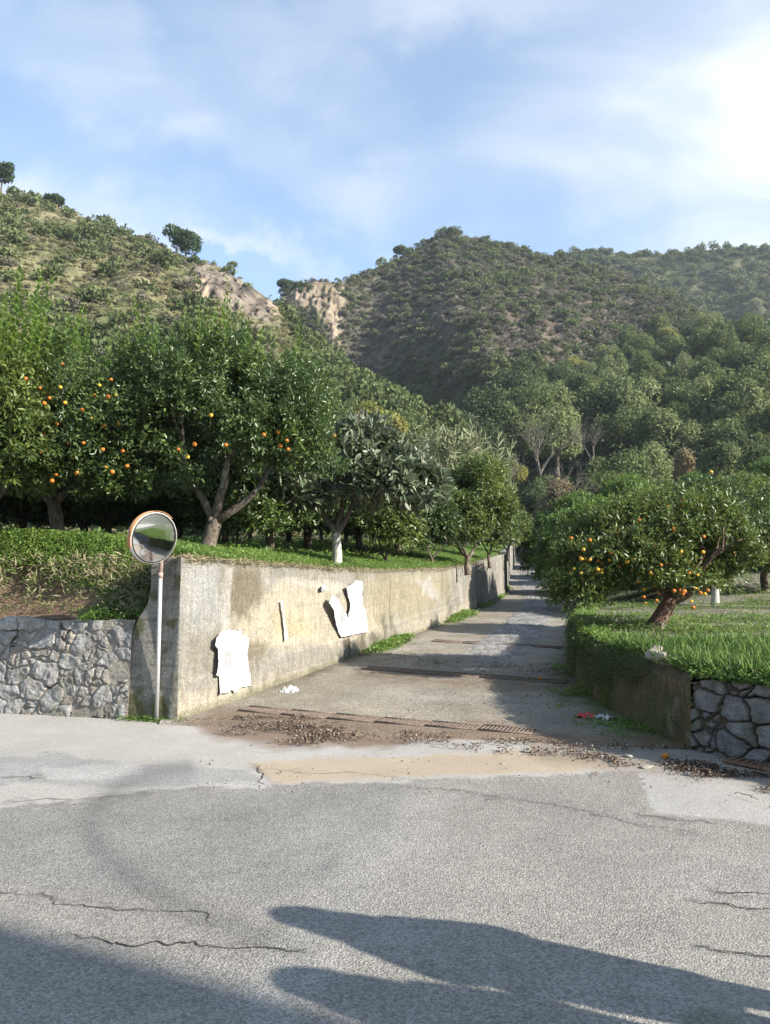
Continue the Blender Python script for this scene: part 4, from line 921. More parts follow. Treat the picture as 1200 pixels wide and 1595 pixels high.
proto2 = citrus('citrus_tree', 'x', 0, 60, 0, [((0, 0, 1.5), (1.35, 1.3, .95)), ((.9, 0, 1.2), (.9, 1.0, .8)), ((-.9, .1, 1.2), (.9, 1.0, .8)), ((0, 0, .8), (1.3, 1.2, .5))],
       51, 1900, M['citrus_b'], M['bark'], [(.7, 0, .8), (-.7, .1, .8), (.1, .5, 1)], .4, .09, group='trees in the rows of the right orchard', ll=.10, lw=.045)
ro = [(935, 23, 'leafy citrus tree left of the fruiting tree, next to the path'), (1020, 24.5, 'green citrus tree rising behind the middle of the fruiting tree'), (1190, 21, 'citrus tree at the right edge behind the pale trunk'), (895, 31, 'citrus tree overhanging the right side of the path farther up'),
      (1110, 28, 'second-row citrus tree behind the pale trunk'), (1240, 27, 'second-row citrus tree just past the right edge'), (985, 36, 'citrus tree of the third row above the fruiting tree'), (1070, 38, 'bright citrus tree of the third row, right of centre'), (1165, 36, 'citrus tree of the third row near the right edge'),
      (905, 42, 'citrus tree of the third row closest to the path'), (1040, 48, 'citrus tree of the fourth row in the middle of the slope'), (1130, 49, 'citrus tree of the fourth row right of the middle'), (1210, 47, 'citrus tree of the fourth row at the right edge'), (950, 52, 'citrus tree of the fourth row nearer the path'),
      (1000, 62, 'citrus tree of the topmost row, left end'), (1085, 63, 'citrus tree of the topmost row, middle'), (1170, 62, 'citrus tree of the topmost row, right end')]
for i, (px, Y, lb) in enumerate(ro):
    o = proto3 if i == 0 else (proto2 if i == 1 else copy_tree([proto3, proto2][(i*7) % 3 > 0])); x, z = rt(px, Y); o.location = (x, Y, z); o.rotation_euler = (0, 0, i*2.1); s = (.8+.5*random.random())*(1+.012*max(0, Y-24)); o.scale = (s, s, s*(.95 if i else 1.05)); o['label'] = lb

# ------------------------------------------------------------------ far trees: broadleaf crowns made of leaf clumps
def far_crown(seed, lobes, n, leaf, mat, w=1.0, h=1.0):
    n = n*2; leaf = leaf*.70
    rng = np.random.default_rng(seed)
    bl = [((rng.uniform(-.5, .5)*w, rng.uniform(-.5, .5)*w, h*rng.uniform(.45, .95)), (w*rng.uniform(.32, .55), w*rng.uniform(.32, .55), h*rng.uniform(.24, .36))) for _ in range(lobes)]+[((0, 0, .55*h), (w*.72, w*.72, h*.36))]
    P, u = in_blobs(rng, bl, n, .7, -.6, .22, 3.0, seed); N = len(P)
    d = nrm(u*.6+rdir(rng, N)); nn = nrm(u+rng.normal(size=(N, 3))*.5+np.array([0, 0, .4])); mb = MB()
    leaves(mb, P, d, nn, leaf*(.6+.8*rng.random(N)), leaf*.75*(.6+.8*rng.random(N)), True, .2); return mb
def far_tree(name, seed, mat, w, h, lobes=9, n=2600, leaf=.42, trunk_h=.4):
    root = empty(name, (0, 0, 0)); rng = np.random.default_rng(seed)
    far_crown(seed, lobes, n, leaf, mat, w, h).build('crown', M[mat], root)
    mb, _ = trunk_mb(seed, [(.6, 0, 1), (-.5, .4, 1), (0, -.5, 1)], h*trunk_h, w*.06, (0, 0, 0), 1, length=h*.3); mb.build('trunk', M['bark'], root, True)
    root.scale = (1, 1, 1); return root
protos = {'oak': [far_tree('oak_tree', 61, 'oak', 3.6, 6.2), far_tree('oak_tree', 62, 'oak', 3.2, 6.0)], 'pale': [far_tree('oak_tree', 63, 'oak_pale', 3.4, 6.2), ], 'dark': [far_tree('oak_tree', 64, 'oak_dark', 3.6, 6.2)], 'yellow': [far_tree('broadleaf_tree', 65, 'oak_yellow', 2.6, 4.6)], 'brown': [far_tree('broadleaf_tree', 66, 'oak_brown', 2.6, 4.4, n=1500)]}
used = set()
def hill_pt(hname, px, row):
    P, cols, _ = HS[hname]; j = int(np.argmin(np.abs(cols-px))); c = P[:, j]; xx, yy = proj(c); i = int(np.argmin(np.abs(yy-row))); return c[i]
def put(kind, loc, s, sz, rz, label, cat='tree', group=None):
    pr = protos[kind][int(rz*10) % len(protos[kind])]
    o = pr if pr.name not in used else copy_tree(pr); used.add(pr.name)
    o.location = tuple(float(c) for c in loc); o.scale = (s, s, sz); o.rotation_euler = (0, 0, rz); tag(o, label, cat, group); return o
# wooded slope on the right: rows of crowns, placed by the foot of each crown
ORD = ['first', 'second', 'third', 'fourth', 'fifth', 'sixth', 'seventh', 'eighth', 'ninth', 'tenth', 'eleventh', 'twelfth']
rows_ = [('lowest', 735, 690, 1210, 9, 1.0), ('second-lowest', 705, 700, 1230, 10, 1.05), ('third-lowest', 672, 720, 1220, 10, 1.05), ('middle', 640, 760, 1230, 9, 1.0), ('upper', 600, 800, 1220, 9, .95), ('second-highest', 568, 880, 1225, 8, .9), ('topmost', 535, 960, 1220, 7, .85)]
tone = {'oak': 'mid-green', 'pale': 'pale green', 'dark': 'dark green', 'yellow': 'yellowing', 'brown': 'brownish'}
rg = random.Random(5)
for (rn, row, a, b, n, sc) in rows_:
    for k in range(n):
        px = a+(b-a)*(k+rg.uniform(.2, .8))/n; r2 = row+rg.uniform(-10, 10)
        kind = rg.choices(['oak', 'pale', 'dark', 'yellow', 'brown'], [5, 3, 3.5 if px < 900 else 1.5, .6 if row > 600 else .2, .5 if row > 650 else .1])[0]
        if px < 830 and kind in ('pale', 'yellow'): kind = 'dark'
        p = hill_pt('hillside_wood', px, r2); s = sc*rg.uniform(.8, 1.22); rz = rg.uniform(0, 6.2)
        put(kind, p-np.array([0, 0, .8]), s, s*rg.uniform(.85, 1.12), rz, '%s tree, %s from left in the %s row of the right wooded slope' % (tone[kind], ORD[k], rn), 'tree', 'trees on the wooded slope')
# trees and shrubs of the valley floor around the end of the path
vb = [('yellow', 590, 60, 668, .9, 'yellow-green tree above the loquat crown, at the foot of the left spur'), ('oak', 640, 66, 690, .8, 'rounded green tree at the foot of the left spur, right of the yellow-green one'),
      ('pale', 868, 78, 690, .95, 'pale green tree with visible branches above the bend of the path'), ('brown', 865, 55, 778, .8, 'brownish tree above the upper end of the path'), ('brown', 905, 58, 775, .75, 'brownish tree just right of the upper end of the path'),
      ('yellow', 803, 84, 735, .55, 'small bright yellow-green tree over the path end'), ('oak', 950, 60, 770, .8, 'grey-green tree above the fruiting orange tree'), ('pale', 1010, 70, 745, .8, 'pale tree above the fruiting orange tree, right of the grey-green one'),
      ('brown', 1055, 78, 722, .8, 'brownish thicket above the right orchard'), ('oak', 1120, 74, 735, .8, 'green tree above the right end of the orchard'), ('dark', 770, 88, 745, .8, 'dark tree closing the valley above the path'), ('dark', 725, 84, 740, .8, 'dark tree behind the reeds'),
      ('oak', 560, 62, 715, .8, 'green tree behind the right side of the loquat'), ('oak', 500, 48, 700, .8, 'green tree between the big orange tree and the loquat, in the distance'), ('dark', 838, 66, 800, .6, 'dark tree standing at the right of the path end'), ('oak', 850, 74, 775, .6, 'green tree over the path end behind the dark one'), ('brown', 800, 80, 790, .6, 'brown bare-looking tree left of the path end'), ('oak', 1190, 70, 750, .85, 'green tree at the right edge above the orchard')]
for i, (kind, px, Y, row, s, lb) in enumerate(vb):
    c = at(px, row, Y); h = 6.2*s; zb = max(float(c[2])-h*.55, 2.0)
    put(kind, (c[0], c[1], zb), s, s, i*1.3, lb, 'tree', 'trees of the valley floor')
# ------------------------------------------------------------------ bare shrubs and reeds
def bare_tree(px, Y, row, h, seed, label):
    rng = np.random.default_rng(seed); c = at(px, row, Y); root = empty('bare_tree', c, 0, label, 'tree', 'bare grey trees'); mb = MB(); tips = []
    for k in range(6):
        limb(mb, rng, (0, 0, 0), rdir(rng, 1)[0]*.45+np.array([0, 0, 1]), h*.42, h*.014, 3, tips, 5, .35, .4, 0, (2, 4), .6, 5)
    mb.build('branches', M['twigs'], root)
bare_tree(842, 58, 742, 5.2, 91, 'bare grey branching tree right above the path end')
bare_tree(925, 66, 722, 3.8, 92, 'bare grey tree above the leafy citrus beside the path')
bare_tree(790, 52, 800, 4.2, 93, 'bare greyish bush behind the tree at the end of the left wall')
bare_tree(880, 50, 800, 3.5, 94, 'bare twiggy tree over the right side of the path end')
def reeds():
    rng = np.random.default_rng(95); c = at(706, 790, 44); root = empty('reed_clump', c, 0, 'tall clump of pale giant reeds behind the bushy trees', 'reeds'); mb = MB()
    for k in range(90):
        p = np.array([rng.normal()*1.5, rng.normal()*.9, 0]); h = rng.uniform(3.0, 4.6); ln = rng.normal(size=3)*.35; ln[2] = 0
        t = np.linspace(0, 1, 9)[:, None]; pts = p+t*np.array([0, 0, h])+t**2*ln; V, Fs = tube_vf(pts, np.linspace(.022, .008, 9), 5); mb.add(V, Fs)
        kk = 26; tt = rng.random(kk)[:, None]; q = p+tt*np.array([0, 0, h])+tt**2*ln; leaves(mb, q, rdir(rng, kk)*.8+np.array([0, 0, .8]), rdir(rng, kk)+np.array([0, 0, .5]), .65, .05, False, .35)
    mb.build('canes', M['reed'], root)
reeds()
# ------------------------------------------------------------------ ridge trees
def ridge_tree(name, label, px, row, D, w, h, seed, mat, th, flat=.6):
    c = at(px, row, D); root = empty(name, c, 0, label, 'tree', 'lone trees on the skyline'); rng = np.random.default_rng(seed)
    bl = [((rng.uniform(-.4, .4)*w, rng.uniform(-.3, .3)*w, h*rng.uniform(.62, .88)), (w*.3, w*.3, h*.15)) for _ in range(8)]+[((0, 0, h*.75), (w*.42, w*.42, h*.2)), ((w*.15, 0, h*.5), (w*.35, w*.3, h*.16))]
    P, u = in_blobs(rng, bl, 3800, .6, -.7, .2, 3, seed); N = len(P); mb = MB(); leaves(mb, P, nrm(u+rdir(rng, N)), u+rdir(rng, N)*.4, .42, .26, True); mb.build('crown', M[mat], root)
    tm, _ = trunk_mb(seed, [(.4, 0, 1), (-.4, 0, 1)], h*th, h*.03, (0, 0, 0), 1, length=h*.3); tm.build('trunk', M['bark'], root, True)
ridge_tree('pine_tree', 'umbrella pine standing on the crest of the left hill', 289, 415, 137.5, 5.6, 7.0, 96, 'pine', .35)
ridge_tree('pine_tree', 'dark tree on the left hill crest cut by the left edge', 2, 300, 149, 4.0, 6.2, 97, 'pine', .3)
ridge_tree('scrub_tree', 'dark windblown tree leaning on the rim of the pale cliff', 449, 462, 226, 6.5, 5.0, 98, 'pine', .2)
ridge_tree('scrub_tree', 'small lone tree on the skyline left of the summit', 622, 404, 244, 4.2, 4.6, 99, 'oak', .3)
ridge_tree('scrub_tree', 'low dark tree on the left hill crest near the left edge', 78, 326, 148, 4.2, 2.8, 100, 'pine', .2)
# ------------------------------------------------------------------ scrub cover on the hills (one mass each)
BUSH = []
for sd in range(5):
    rng = np.random.default_rng(200+sd); bl = [((rng.uniform(-.45, .45), rng.uniform(-.45, .45), rng.uniform(.25, .6)), (rng.uniform(.35, .55),)*2+(rng.uniform(.28, .42),)) for _ in range(4)]
    P, u = in_blobs(rng, bl, 210, .75, -.3, .3, 2.5, sd, .2); N = len(P); mb = MB(); leaves(mb, P, nrm(u*.8+rdir(rng, N)+np.array([0, 0, .5])), nrm(u+rdir(rng, N)*.7), .21*(.5+1.0*rng.random(N)), .15*(.5+1.0*rng.random(N)), True, .2)
    BUSH.append(np.concatenate(mb.v).reshape(-1, 4, 3))
def scatter(name, hname, n, size, mat, dens, seed, label, squash=1.05, vmin=.02):
    rng = np.random.default_rng(seed); P, cols, C = HS[hname]; nv, nu = P.shape[:2]; Vs = []
    i = rng.integers(0, nv-1, n*4); j = rng.integers(0, nu-1, n*4); fa = rng.random((n*4, 1)); fb = rng.random((n*4, 1)); Q = (P[i, j]*(1-fa)+P[i, j+1]*fa)*(1-fb)+(P[i+1, j]*(1-fa)+P[i+1, j+1]*fa)*fb; px, py = proj(Q)
    v = i/(nv-1.); ok = rng.random(len(i)) < dens(px, py, v, Q); ok &= (v > vmin); 
    Q = Q[ok][:n]+rng.normal(size=(min(n, ok.sum()), 3))*np.array([.6, .6, 0]); vv = v[ok][:n]
    for k in range(len(Q)):
        B = BUSH[rng.integers(0, 5)]; s = min(size*rng.lognormal(0, .48), size*2.2); a = rng.uniform(0, 6.3); c_, s_ = math.cos(a), math.sin(a)
        if s < size*.8: B = B[::2]
        V = B*s; V = np.stack([V[..., 0]*c_-V[..., 1]*s_, V[..., 0]*s_+V[..., 1]*c_, V[..., 2]*squash-.15*s], -1)+Q[k]; Vs.append(V.reshape(-1, 3))
    V = np.concatenate(Vs); mb = MB(); mb.add(V, np.arange(len(V)).reshape(-1, 4)); o = mb.build(name, M[mat]); tag(o, label, 'scrub', kind='stuff'); return o
def dl(px, py, v, Q): return np.clip(.12+1.5*(fbm(Q/13, 4, 301)-.42), .04, 1)*(1-.93*pmask(px, py, cliffL, 6))+.9*sstep(470, 560, px)
def dld(px, py, v, Q): return (1-.97*pmask(px, py, cliffL, 6))*np.clip(.9-2.2*(fbm(Q/13, 4, 301)-.42), .1, 1)*sstep(560, 470, px)
def dm(px, py, v, Q): return (.34+3.2*np.clip(fbm(Q/11, 4, 302)-.44, 0, 1)+.45*sstep(860, 950, px)*sstep(440, 400, py))*(1-.95*pmask(px, py, cliffM, 6))*(1-.55*pmask(px, py, [(540, 470), (600, 430), (700, 440), (720, 510), (640, 540), (600, 600), (545, 590)], 15))*(1-.5*pmask(px, py, [(740, 470), (860, 450), (1000, 450), (1060, 480), (900, 550), (790, 560)], 15))+.7*sstep(560, 620, py)
def dmd(px, py, v, Q): return (1-.97*pmask(px, py, cliffM, 6))*.8*sstep(640, 560, py)
scatter('scrub', 'hillside_left', 2000, 1.35, 'scrub', dl, 401, 'green scrub dotted over the left hill')
scatter('dry_grass', 'hillside_left', 10000, .5, 'scrub_dry', dld, 402, 'dry yellow grass tufts over the left hill', .7)
scatter('grey_scrub', 'hillside_left', 1300, .7, 'scrub_grey', dld, 403, 'grey scrub over the left hill')
scatter('scrub', 'hillside_main', 10000, 1.22, 'scrub', dm, 404, 'green scrub covering the main hill')
scatter('grey_scrub', 'hillside_main', 5500, .85, 'scrub_grey', dmd, 405, 'greyish dry scrub between the bushes of the main hill')
scatter('scrub', 'hillside_back', 5000, 2.0, 'scrub', lambda px, py, v, Q: .9*(px > 700)*(px < 1400)*(v > .35), 406, 'dense green scrub covering the ridge at the back right')
scatter('undergrowth', 'hillside_wood', 2300, 1.3, 'oak_dark', lambda px, py, v, Q: 1.0*(px < 1330), 407, 'low green undergrowth between the trees of the wooded slope')  # dark foliage colour paints in the shade of the gaps between crowns
# denser wood at the foot of the left spur and along its back
scatter('thicket', 'hillside_left', 2600, 1.1, 'oak', lambda px, py, v, Q: 1.0*sstep(430, 520, px)+.25*(v < .35)*(px > -100), 408, 'dense green thicket on the spur running down to the path')

# ------------------------------------------------------------------ ground cover (uncountable)
def cover(name, label, pts, nrmz, n_per, ll, hh, mat, seed, simple=True, upright=.6, wr=.55):
    rng = np.random.default_rng(seed); P = np.repeat(pts, n_per, 0); N = len(P)
    P = P+rng.normal(size=(N, 3))*np.array([.05, .05, 0])+np.array([0, 0, 1])*(rng.random(N)**1.3*hh*(.4+1.2*fbm(P*2.1, 3, seed)))[:, None]
    d = rdir(rng, N); d[:, 2] = np.abs(d[:, 2])*upright; nn = np.array([0, 0, 1.])+rng.normal(size=(N, 3))*.6+nrmz
    mb = MB(); l = ll*(.6+.8*rng.random(N)); leaves(mb, P, d, nn, l, l*wr, simple, .15); return tag(mb.build(name, M[mat]), label, 'ground cover', kind='stuff')
rg2 = np.random.default_rng(500)
def bank_pts(n):
    x = rg2.uniform(-9, -2.75, n); yf = front_y(x)+.16; y = yf+.02+rg2.random(n)**.8*1.9; z = terrace_left_z(x, y); P = np.stack([x, y, z], -1)
    px, py = proj(P); nn = fbm(P*3, 3, 9); hole = pmask(px+(nn-.5)*70, py+(nn-.5)*40, [(-400, 880), (60, 886), (125, 905), (190, 930), (200, 960), (60, 978), (-400, 965)], 12)
    keep = rg2.random(n) > hole*.90; keep &= ~((x > -3.0) & (y < 9.8)); return P[keep]
bp = bank_pts(24000); cover('bank_plants', 'bright green clover-like plants covering the bank above the stone wall', bp, np.array([.1, -.5, 0]), 6, .030, .085, 'grass', 501)
lowp = bp[(proj(bp)[1] > 880)]
cover('dry_stems', 'dry brownish stems hanging on the lower bank', lowp[::2], np.array([0, -.6, 0]), 4, .10, .12, 'grass_dry', 502, True, .9, .12)
def fringe(n):
    y = 9.35+(rg2.random(n)**1.5)*42; d = rg2.random(n)**1.3*1.5; x = lwx(y)-.06-d; k = (y > 9.66) | ((x > -2.6) & (y > 9.5)); x, y = x[k], y[k]; P = np.stack([x, y, terrace_left_z(x, y)-.02], -1); return P
cover('terrace_plants', 'green plants fringing the top of the left wall', fringe(30000), np.array([.3, -.4, 0]), 6, .033, .10, 'grass', 503)
def fringe2(n):
    y = 9.42+(rg2.random(n)**1.4)*24; x = lwx(y)-.03-rg2.random(n)*.10; return np.stack([x, y, wtop(y)-.02-rg2.random(n)*.10*fbm(np.stack([x*0, y*1.5], -1), 2, 3)], -1)
cover('dry_fringe', 'dry matted stems along the wall top under the green plants', fringe2(7000), np.array([.6, -.3, 0]), 3, .07, .05, 'grass_dry', 504, True, .4, .14)
def orch_floor(n):
    x = rg2.uniform(-14, 4, n); y = 11+rg2.random(n)**1.3*22; k = x < lwx(y)-1.2; x, y = x[k], y[k]; return np.stack([x, y, terrace_left_z(x, y)], -1)
cover('orchard_grass', 'grass on the shaded orchard floor at the left', orch_floor(16000), np.array([0, -.2, 0]), 3, .07, .12, 'grass', 505)
def rpts(n):
    y = 5.4+(rg2.random(n)**1.3)*21; d = .05+rg2.random(n)**1.6*9; x = rwx(y)+d; P = np.stack([x, y, terrace_right_z(x, y)-.01], -1)
    n2 = fbm(np.stack([x*.4, y*2.2], -1), 3, 53); n2 = np.maximum(n2*(y > 9.8), .75*np.exp(-((y-14.6+(n2-.5)*3)/.9)**2)); n2 = np.maximum(n2, .75*np.exp(-((y-19+(n2-.5)*3)/.8)**2)); k = ~(n2 > .535) | (rg2.random(len(x)) < .08); k &= fbm(P*1.7, 3, 12) > .36; return P[k]
rp_ = rpts(30000)
cover('terrace_plants', 'green plants over the right terrace around the fruiting tree', rp_, np.array([-.1, -.4, 0]), 5, .036, .085, 'grass', 506)
cover('dry_grass', 'dry pale stems among the plants of the right terrace', rp_[::7], np.array([0, -.4, 0]), 3, .07, .10, 'grass_dry', 512, True, 1.2, .1)
nearp = rp_[(rp_[:, 1] < 9.8)]
def mossp(n):
    y = 8.0+rg2.random(n)*9.5; h = rg2.random(n)**.8; z = pathz(y)+h*(terrace_right_z(rwx(y)+.01, y)-.04-pathz(y)); P = np.stack([rwx(y)-.05, y, z], -1); k = fbm(P*2.6, 4, 61)+.25*h*(y > 9) > .56; return P[k]
cover('wall_moss', 'dark moss and small plants growing on the mossy wall', mossp(9000), np.array([-1.2, 0, 0]), 4, .026, .018, 'bush', 513)
cover('tall_grass', 'long green grass blades above the boulder wall at the right', nearp[:9000], np.array([0, -.3, 0]), 3, .15, .06, 'blade', 507, False, 2.2, .07)
def lip(n):
    y = 5.4+rg2.random(n)**1.1*13; x = rwx(y)+.05+rg2.random(n)*.25; return np.stack([x, y, terrace_right_z(x, y)-.03], -1)
cover('lip_plants', 'green plants hanging over the lip of the mossy wall', lip(6500), np.array([-.6, -.2, 0]), 4, .036, .06, 'grass', 508)
def lip2(n):
    y = 4.5+rg2.random(n)*3.2; x = rwx(y)-.06+rg2.random(n)*.28; return np.stack([x, y, terrace_right_z(x, y)-.07+rg2.random(n)*.05], -1)
cover('lip_plants', 'green plants hanging over the top of the boulder wall', lip2(3500), np.array([-.3, -.6, 0]), 4, .042, .06, 'grass', 514)
def weeds(n):   # weeds along the foot of the left wall and in the shade on the right
    A = []
    for (yy, s, m) in ((15.4, .35, .30), (21.0, .5, .25), (22.0, .35, .3), (25.5, .6, .3), (29, .6, .25), (34, .8, .3), (16.2, .35, .22)):
        k = n//7; y = yy+rg2.normal(size=k)*s; x = lwx(y)+.06+np.abs(rg2.normal(size=k))*m*.5; A.append(np.stack([x, y, pathz(y)], -1))
    return np.concatenate(A)
cover('weeds', 'tufts of weeds at the foot of the left wall', weeds(2600), np.array([.2, -.3, 0]), 4, .06, .12, 'grass', 509)
def weeds2(n):
    y = 8.0+rg2.random(n)*5.5; x = rwx(y)-.04-np.abs(rg2.normal(size=n))*.28; k = fbm(np.stack([x, y], -1)*2.2, 3, 7) > .48; return np.stack([x, y, pathz(y)], -1)[k]
cover('weeds', 'dark green weeds along the foot of the mossy wall', weeds2(1500), np.array([-.2, -.3, 0]), 3, .04, .035, 'grass', 510)
def cloversedge(n):
    y = np.full(n, 9.22)+rg2.normal(size=n)*.03; x = rg2.uniform(-3.2, -2.3, n); return np.stack([x, 9.27-.286*(x+2.45)-.03+rg2.normal(size=n)*.02, 0*x], -1)
cover('weeds', 'sparse weeds at the foot of the wall end by the mirror post', cloversedge(220), np.array([0, -.3, 0]), 3, .03, .05, 'grass', 511)

# ------------------------------------------------------------------ leaf litter, silt and small stones
def litter(name, label, polys, n, seed, sz=.024, cols=((.12, .075, .05), (.18, .115, .075), (.07, .045, .03), (.24, .18, .12), (.10, .06, .045), (.09, .055, .04)), z=0.012):
    rng = np.random.default_rng(seed); A = []
    for poly, frac in polys:
        poly = np.array(poly, float); m = int(n*frac*3); px = rng.uniform(poly[:, 0].min(), poly[:, 0].max(), m); py = rng.uniform(poly[:, 1].min(), poly[:, 1].max(), m)
        ins = pmask(px, py, poly, 3) > rng.random(m); px, py = px[ins], py[ins]
        gx, gy = ground_at(px, py, 0.02); kk = sstep(.42, .62, fbm(np.stack([gx*2.6, gy*4.5], -1), 3, seed)) > rng.random(len(gx))
        A.append(np.stack([gx, gy], -1)[kk][:int(n*frac)])
    A = np.concatenate(A); N = len(A); zz = np.where((A[:, 1] > 7.62), pathz(A[:, 1]), 0)+z+rng.random(N)*.02
    P = np.stack([A[:, 0], A[:, 1], zz], -1); d = rdir(rng, N); d[:, 2] *= .35; nn = np.array([0, 0, 1.])+rng.normal(size=(N, 3))*.45
    mb = MB(); l = sz*(.4+1.2*rng.random(N)); leaves(mb, P, d, nn, l, l*.55, False, rng.uniform(-.1, .3)); c = np.array(cols)[rng.integers(0, len(cols), N)]*(.7+.6*rng.random((N, 1))); mb.c[-1] = np.repeat(c, 6, 0)
    # pebbles and twigs among them
    oct_ = np.array([[1, 0, 0], [0, 1, 0], [-1, 0, 0], [0, -1, 0], [0, 0, 1], [0, 0, -1.]]); of = np.array([[0, 1, 4], [1, 2, 4], [2, 3, 4], [3, 0, 4], [1, 0, 5], [2, 1, 5], [3, 2, 5], [0, 3, 5]])
    k = N//9; q = P[rng.integers(0, N, k)]; s = rng.uniform(.004, .016, (k, 1, 1)); V = oct_[None]*s*rng.uniform(.6, 1.2, (k, 6, 1))+q[:, None]; mb.add(V.reshape(-1, 3), (of[None]+(np.arange(k)*6)[:, None, None]).reshape(-1, 3), np.repeat(np.array([.36, .33, .28])*rng.uniform(.5, 1.3, (k, 1)), 6, 0))
    for _ in range(N//60):
        q = P[rng.integers(0, N)]; d = rdir(rng, 1)[0]; d[2] *= .1; L_ = rng.uniform(.05, .2); pts = [q-d*L_/2+np.array([0, 0, .012]), q+np.array([0, 0, .018]), q+d*L_/2+rdir(rng, 1)[0]*.02+np.array([0, 0, .01])]; V, Fs = tube_vf(pts, .003, 4); mb.add(V, Fs, (.17, .11, .07))
    return tag(mb.build(name, M['litter']), label, 'leaf litter', kind='stuff')
litter('leaf_litter', 'brown leaves and silt at the mouth of the path below the left wall', [([(325, 1130), (380, 1112), (470, 1118), (560, 1138), (575, 1152), (480, 1162), (400, 1152), (340, 1142)], 1.0)], 2300, 601)
litter('leaf_litter', 'brown leaves and debris along the lower edge of the path towards the grate', [([(560, 1136), (700, 1146), (900, 1160), (1060, 1165), (1190, 1175), (1210, 1215), (1130, 1205), (1000, 1190), (860, 1178), (700, 1164), (580, 1152)], .75), ([(930, 1170), (1210, 1178), (1210, 1235), (1160, 1225), (1060, 1205), (960, 1192)], .4)], 6000, 602)
litter('leaf_litter', 'scattered dark leaves in the second cross drain', [([(560, 1040), (720, 1052), (900, 1062), (900, 1072), (720, 1064), (560, 1052)], .8), ([(560, 1035), (700, 975), (715, 982), (590, 1040)], .5)], 2600, 603, .02, ((.12, .08, .05), (.2, .14, .09), (.08, .06, .045)))
litter('leaf_litter', 'thin scatter of leaves and grit over street and path', [([(300, 1100), (1000, 1100), (1200, 1200), (1200, 1260), (300, 1230)], .5), ([(450, 1040), (880, 1000), (1000, 1140), (450, 1130)], .5)], 800, 604, .018)
# ------------------------------------------------------------------ cross drains and grate
def drain(p0, p1, wd, label, seed):
    p0 = np.array(p0, float); p1 = np.array(p1, float); L_ = np.linalg.norm(p1-p0); e = (p1-p0)/L_; nrm_ = np.array([-e[1], e[0]]); root = empty('drain_cover', (p0[0], p0[1], 0), 0, label, 'drain', 'iron drain covers across the path')
    n = max(2, int(round(L_/.62))); rng = np.random.default_rng(seed)
    for k in range(n):
        a = p0+e*(k*L_/n+.012); b = p0+e*((k+1)*L_/n-.012); mb = MB(); zc = (pathz(a[1])+pathz(b[1]))/2+.012+rng.normal()*.003
        sl = (pathz(b[1])-pathz(a[1]))/np.linalg.norm(b-a)
        def plank(c0, c1, hw, z0, hh):
            q = [c0-nrm_*hw, c1-nrm_*hw, c1+nrm_*hw, c0+nrm_*hw]; V = [[*(r-p0), pathz(r[1])+z0] for r in q]+[[*(r-p0), pathz(r[1])+z0+hh] for r in q]
            mb.add(V, np.array([[3, 2, 1, 0], [4, 5, 6, 7], [0, 1, 5, 4], [1, 2, 6, 5], [2, 3, 7, 6], [3, 0, 4, 7]]))
        for s_ in (-1, 1): plank(a+nrm_*s_*(wd/2-.015), b+nrm_*s_*(wd/2-.015), .015, .004, .02)
        m = int(np.linalg.norm(b-a)/.045)
        for j in range(m):
            c = a+(b-a)*(j+.5)/m; plank(c-nrm_*(wd/2-.03), c+nrm_*(wd/2-.03), .0001, .004, .001) if False else mb.add(*box_vf([*(c-p0), pathz(c[1])+.015], (.013, wd/2-.03, .007), math.atan2(e[1], e[0])))
        mb.add(*box_vf([*((a+b)/2-p0), (pathz(a[1])+pathz(b[1]))/2+.008], (np.linalg.norm(b-a)/2-.01, wd/2-.02, .004), math.atan2(e[1], e[0])))
        mb.build('grating', M['drain'], root)
drain((-1.78, 9.86), (1.62, 8.50), .30, 'long rusty drain cover across the foot of the path, half full of leaves', 1)
drain((-.35, 13.05), (2.75, 11.75), .30, 'second rusty drain cover across the path, with one fallen orange on it', 2)
drain((1.0, 16.5), (3.55, 15.45), .26, 'uppermost rusty drain cover across the path', 3)
def grate():
    root = empty('iron_grate', (3.42, 6.98, 0), -.93, 'rusty slotted iron grate in the gutter below the boulder wall', 'grate'); mb = MB()
    for s_ in (-1, 1):
        mb.add(*box_vf((0, s_*.17, .022), (.36, .02, .012))); mb.add(*box_vf((s_*.35, 0, .0222), (.018, .16, .0115)))
    mb.build('frame', M['rust'], root)
    for k in range(9):
        m2 = MB(); m2.add(*box_vf((-.29+k*.0725, 0, .02), (.016, .152, .010))); m2.build('bar', M['rust'], root)
    m3 = MB(); m3.add(*box_vf((0, 0, .009), (.335, .155, .003))); m3.build('sump_shade', M['black'], root)  # thin black plate painted as the darkness of the pit under the bars
grate()
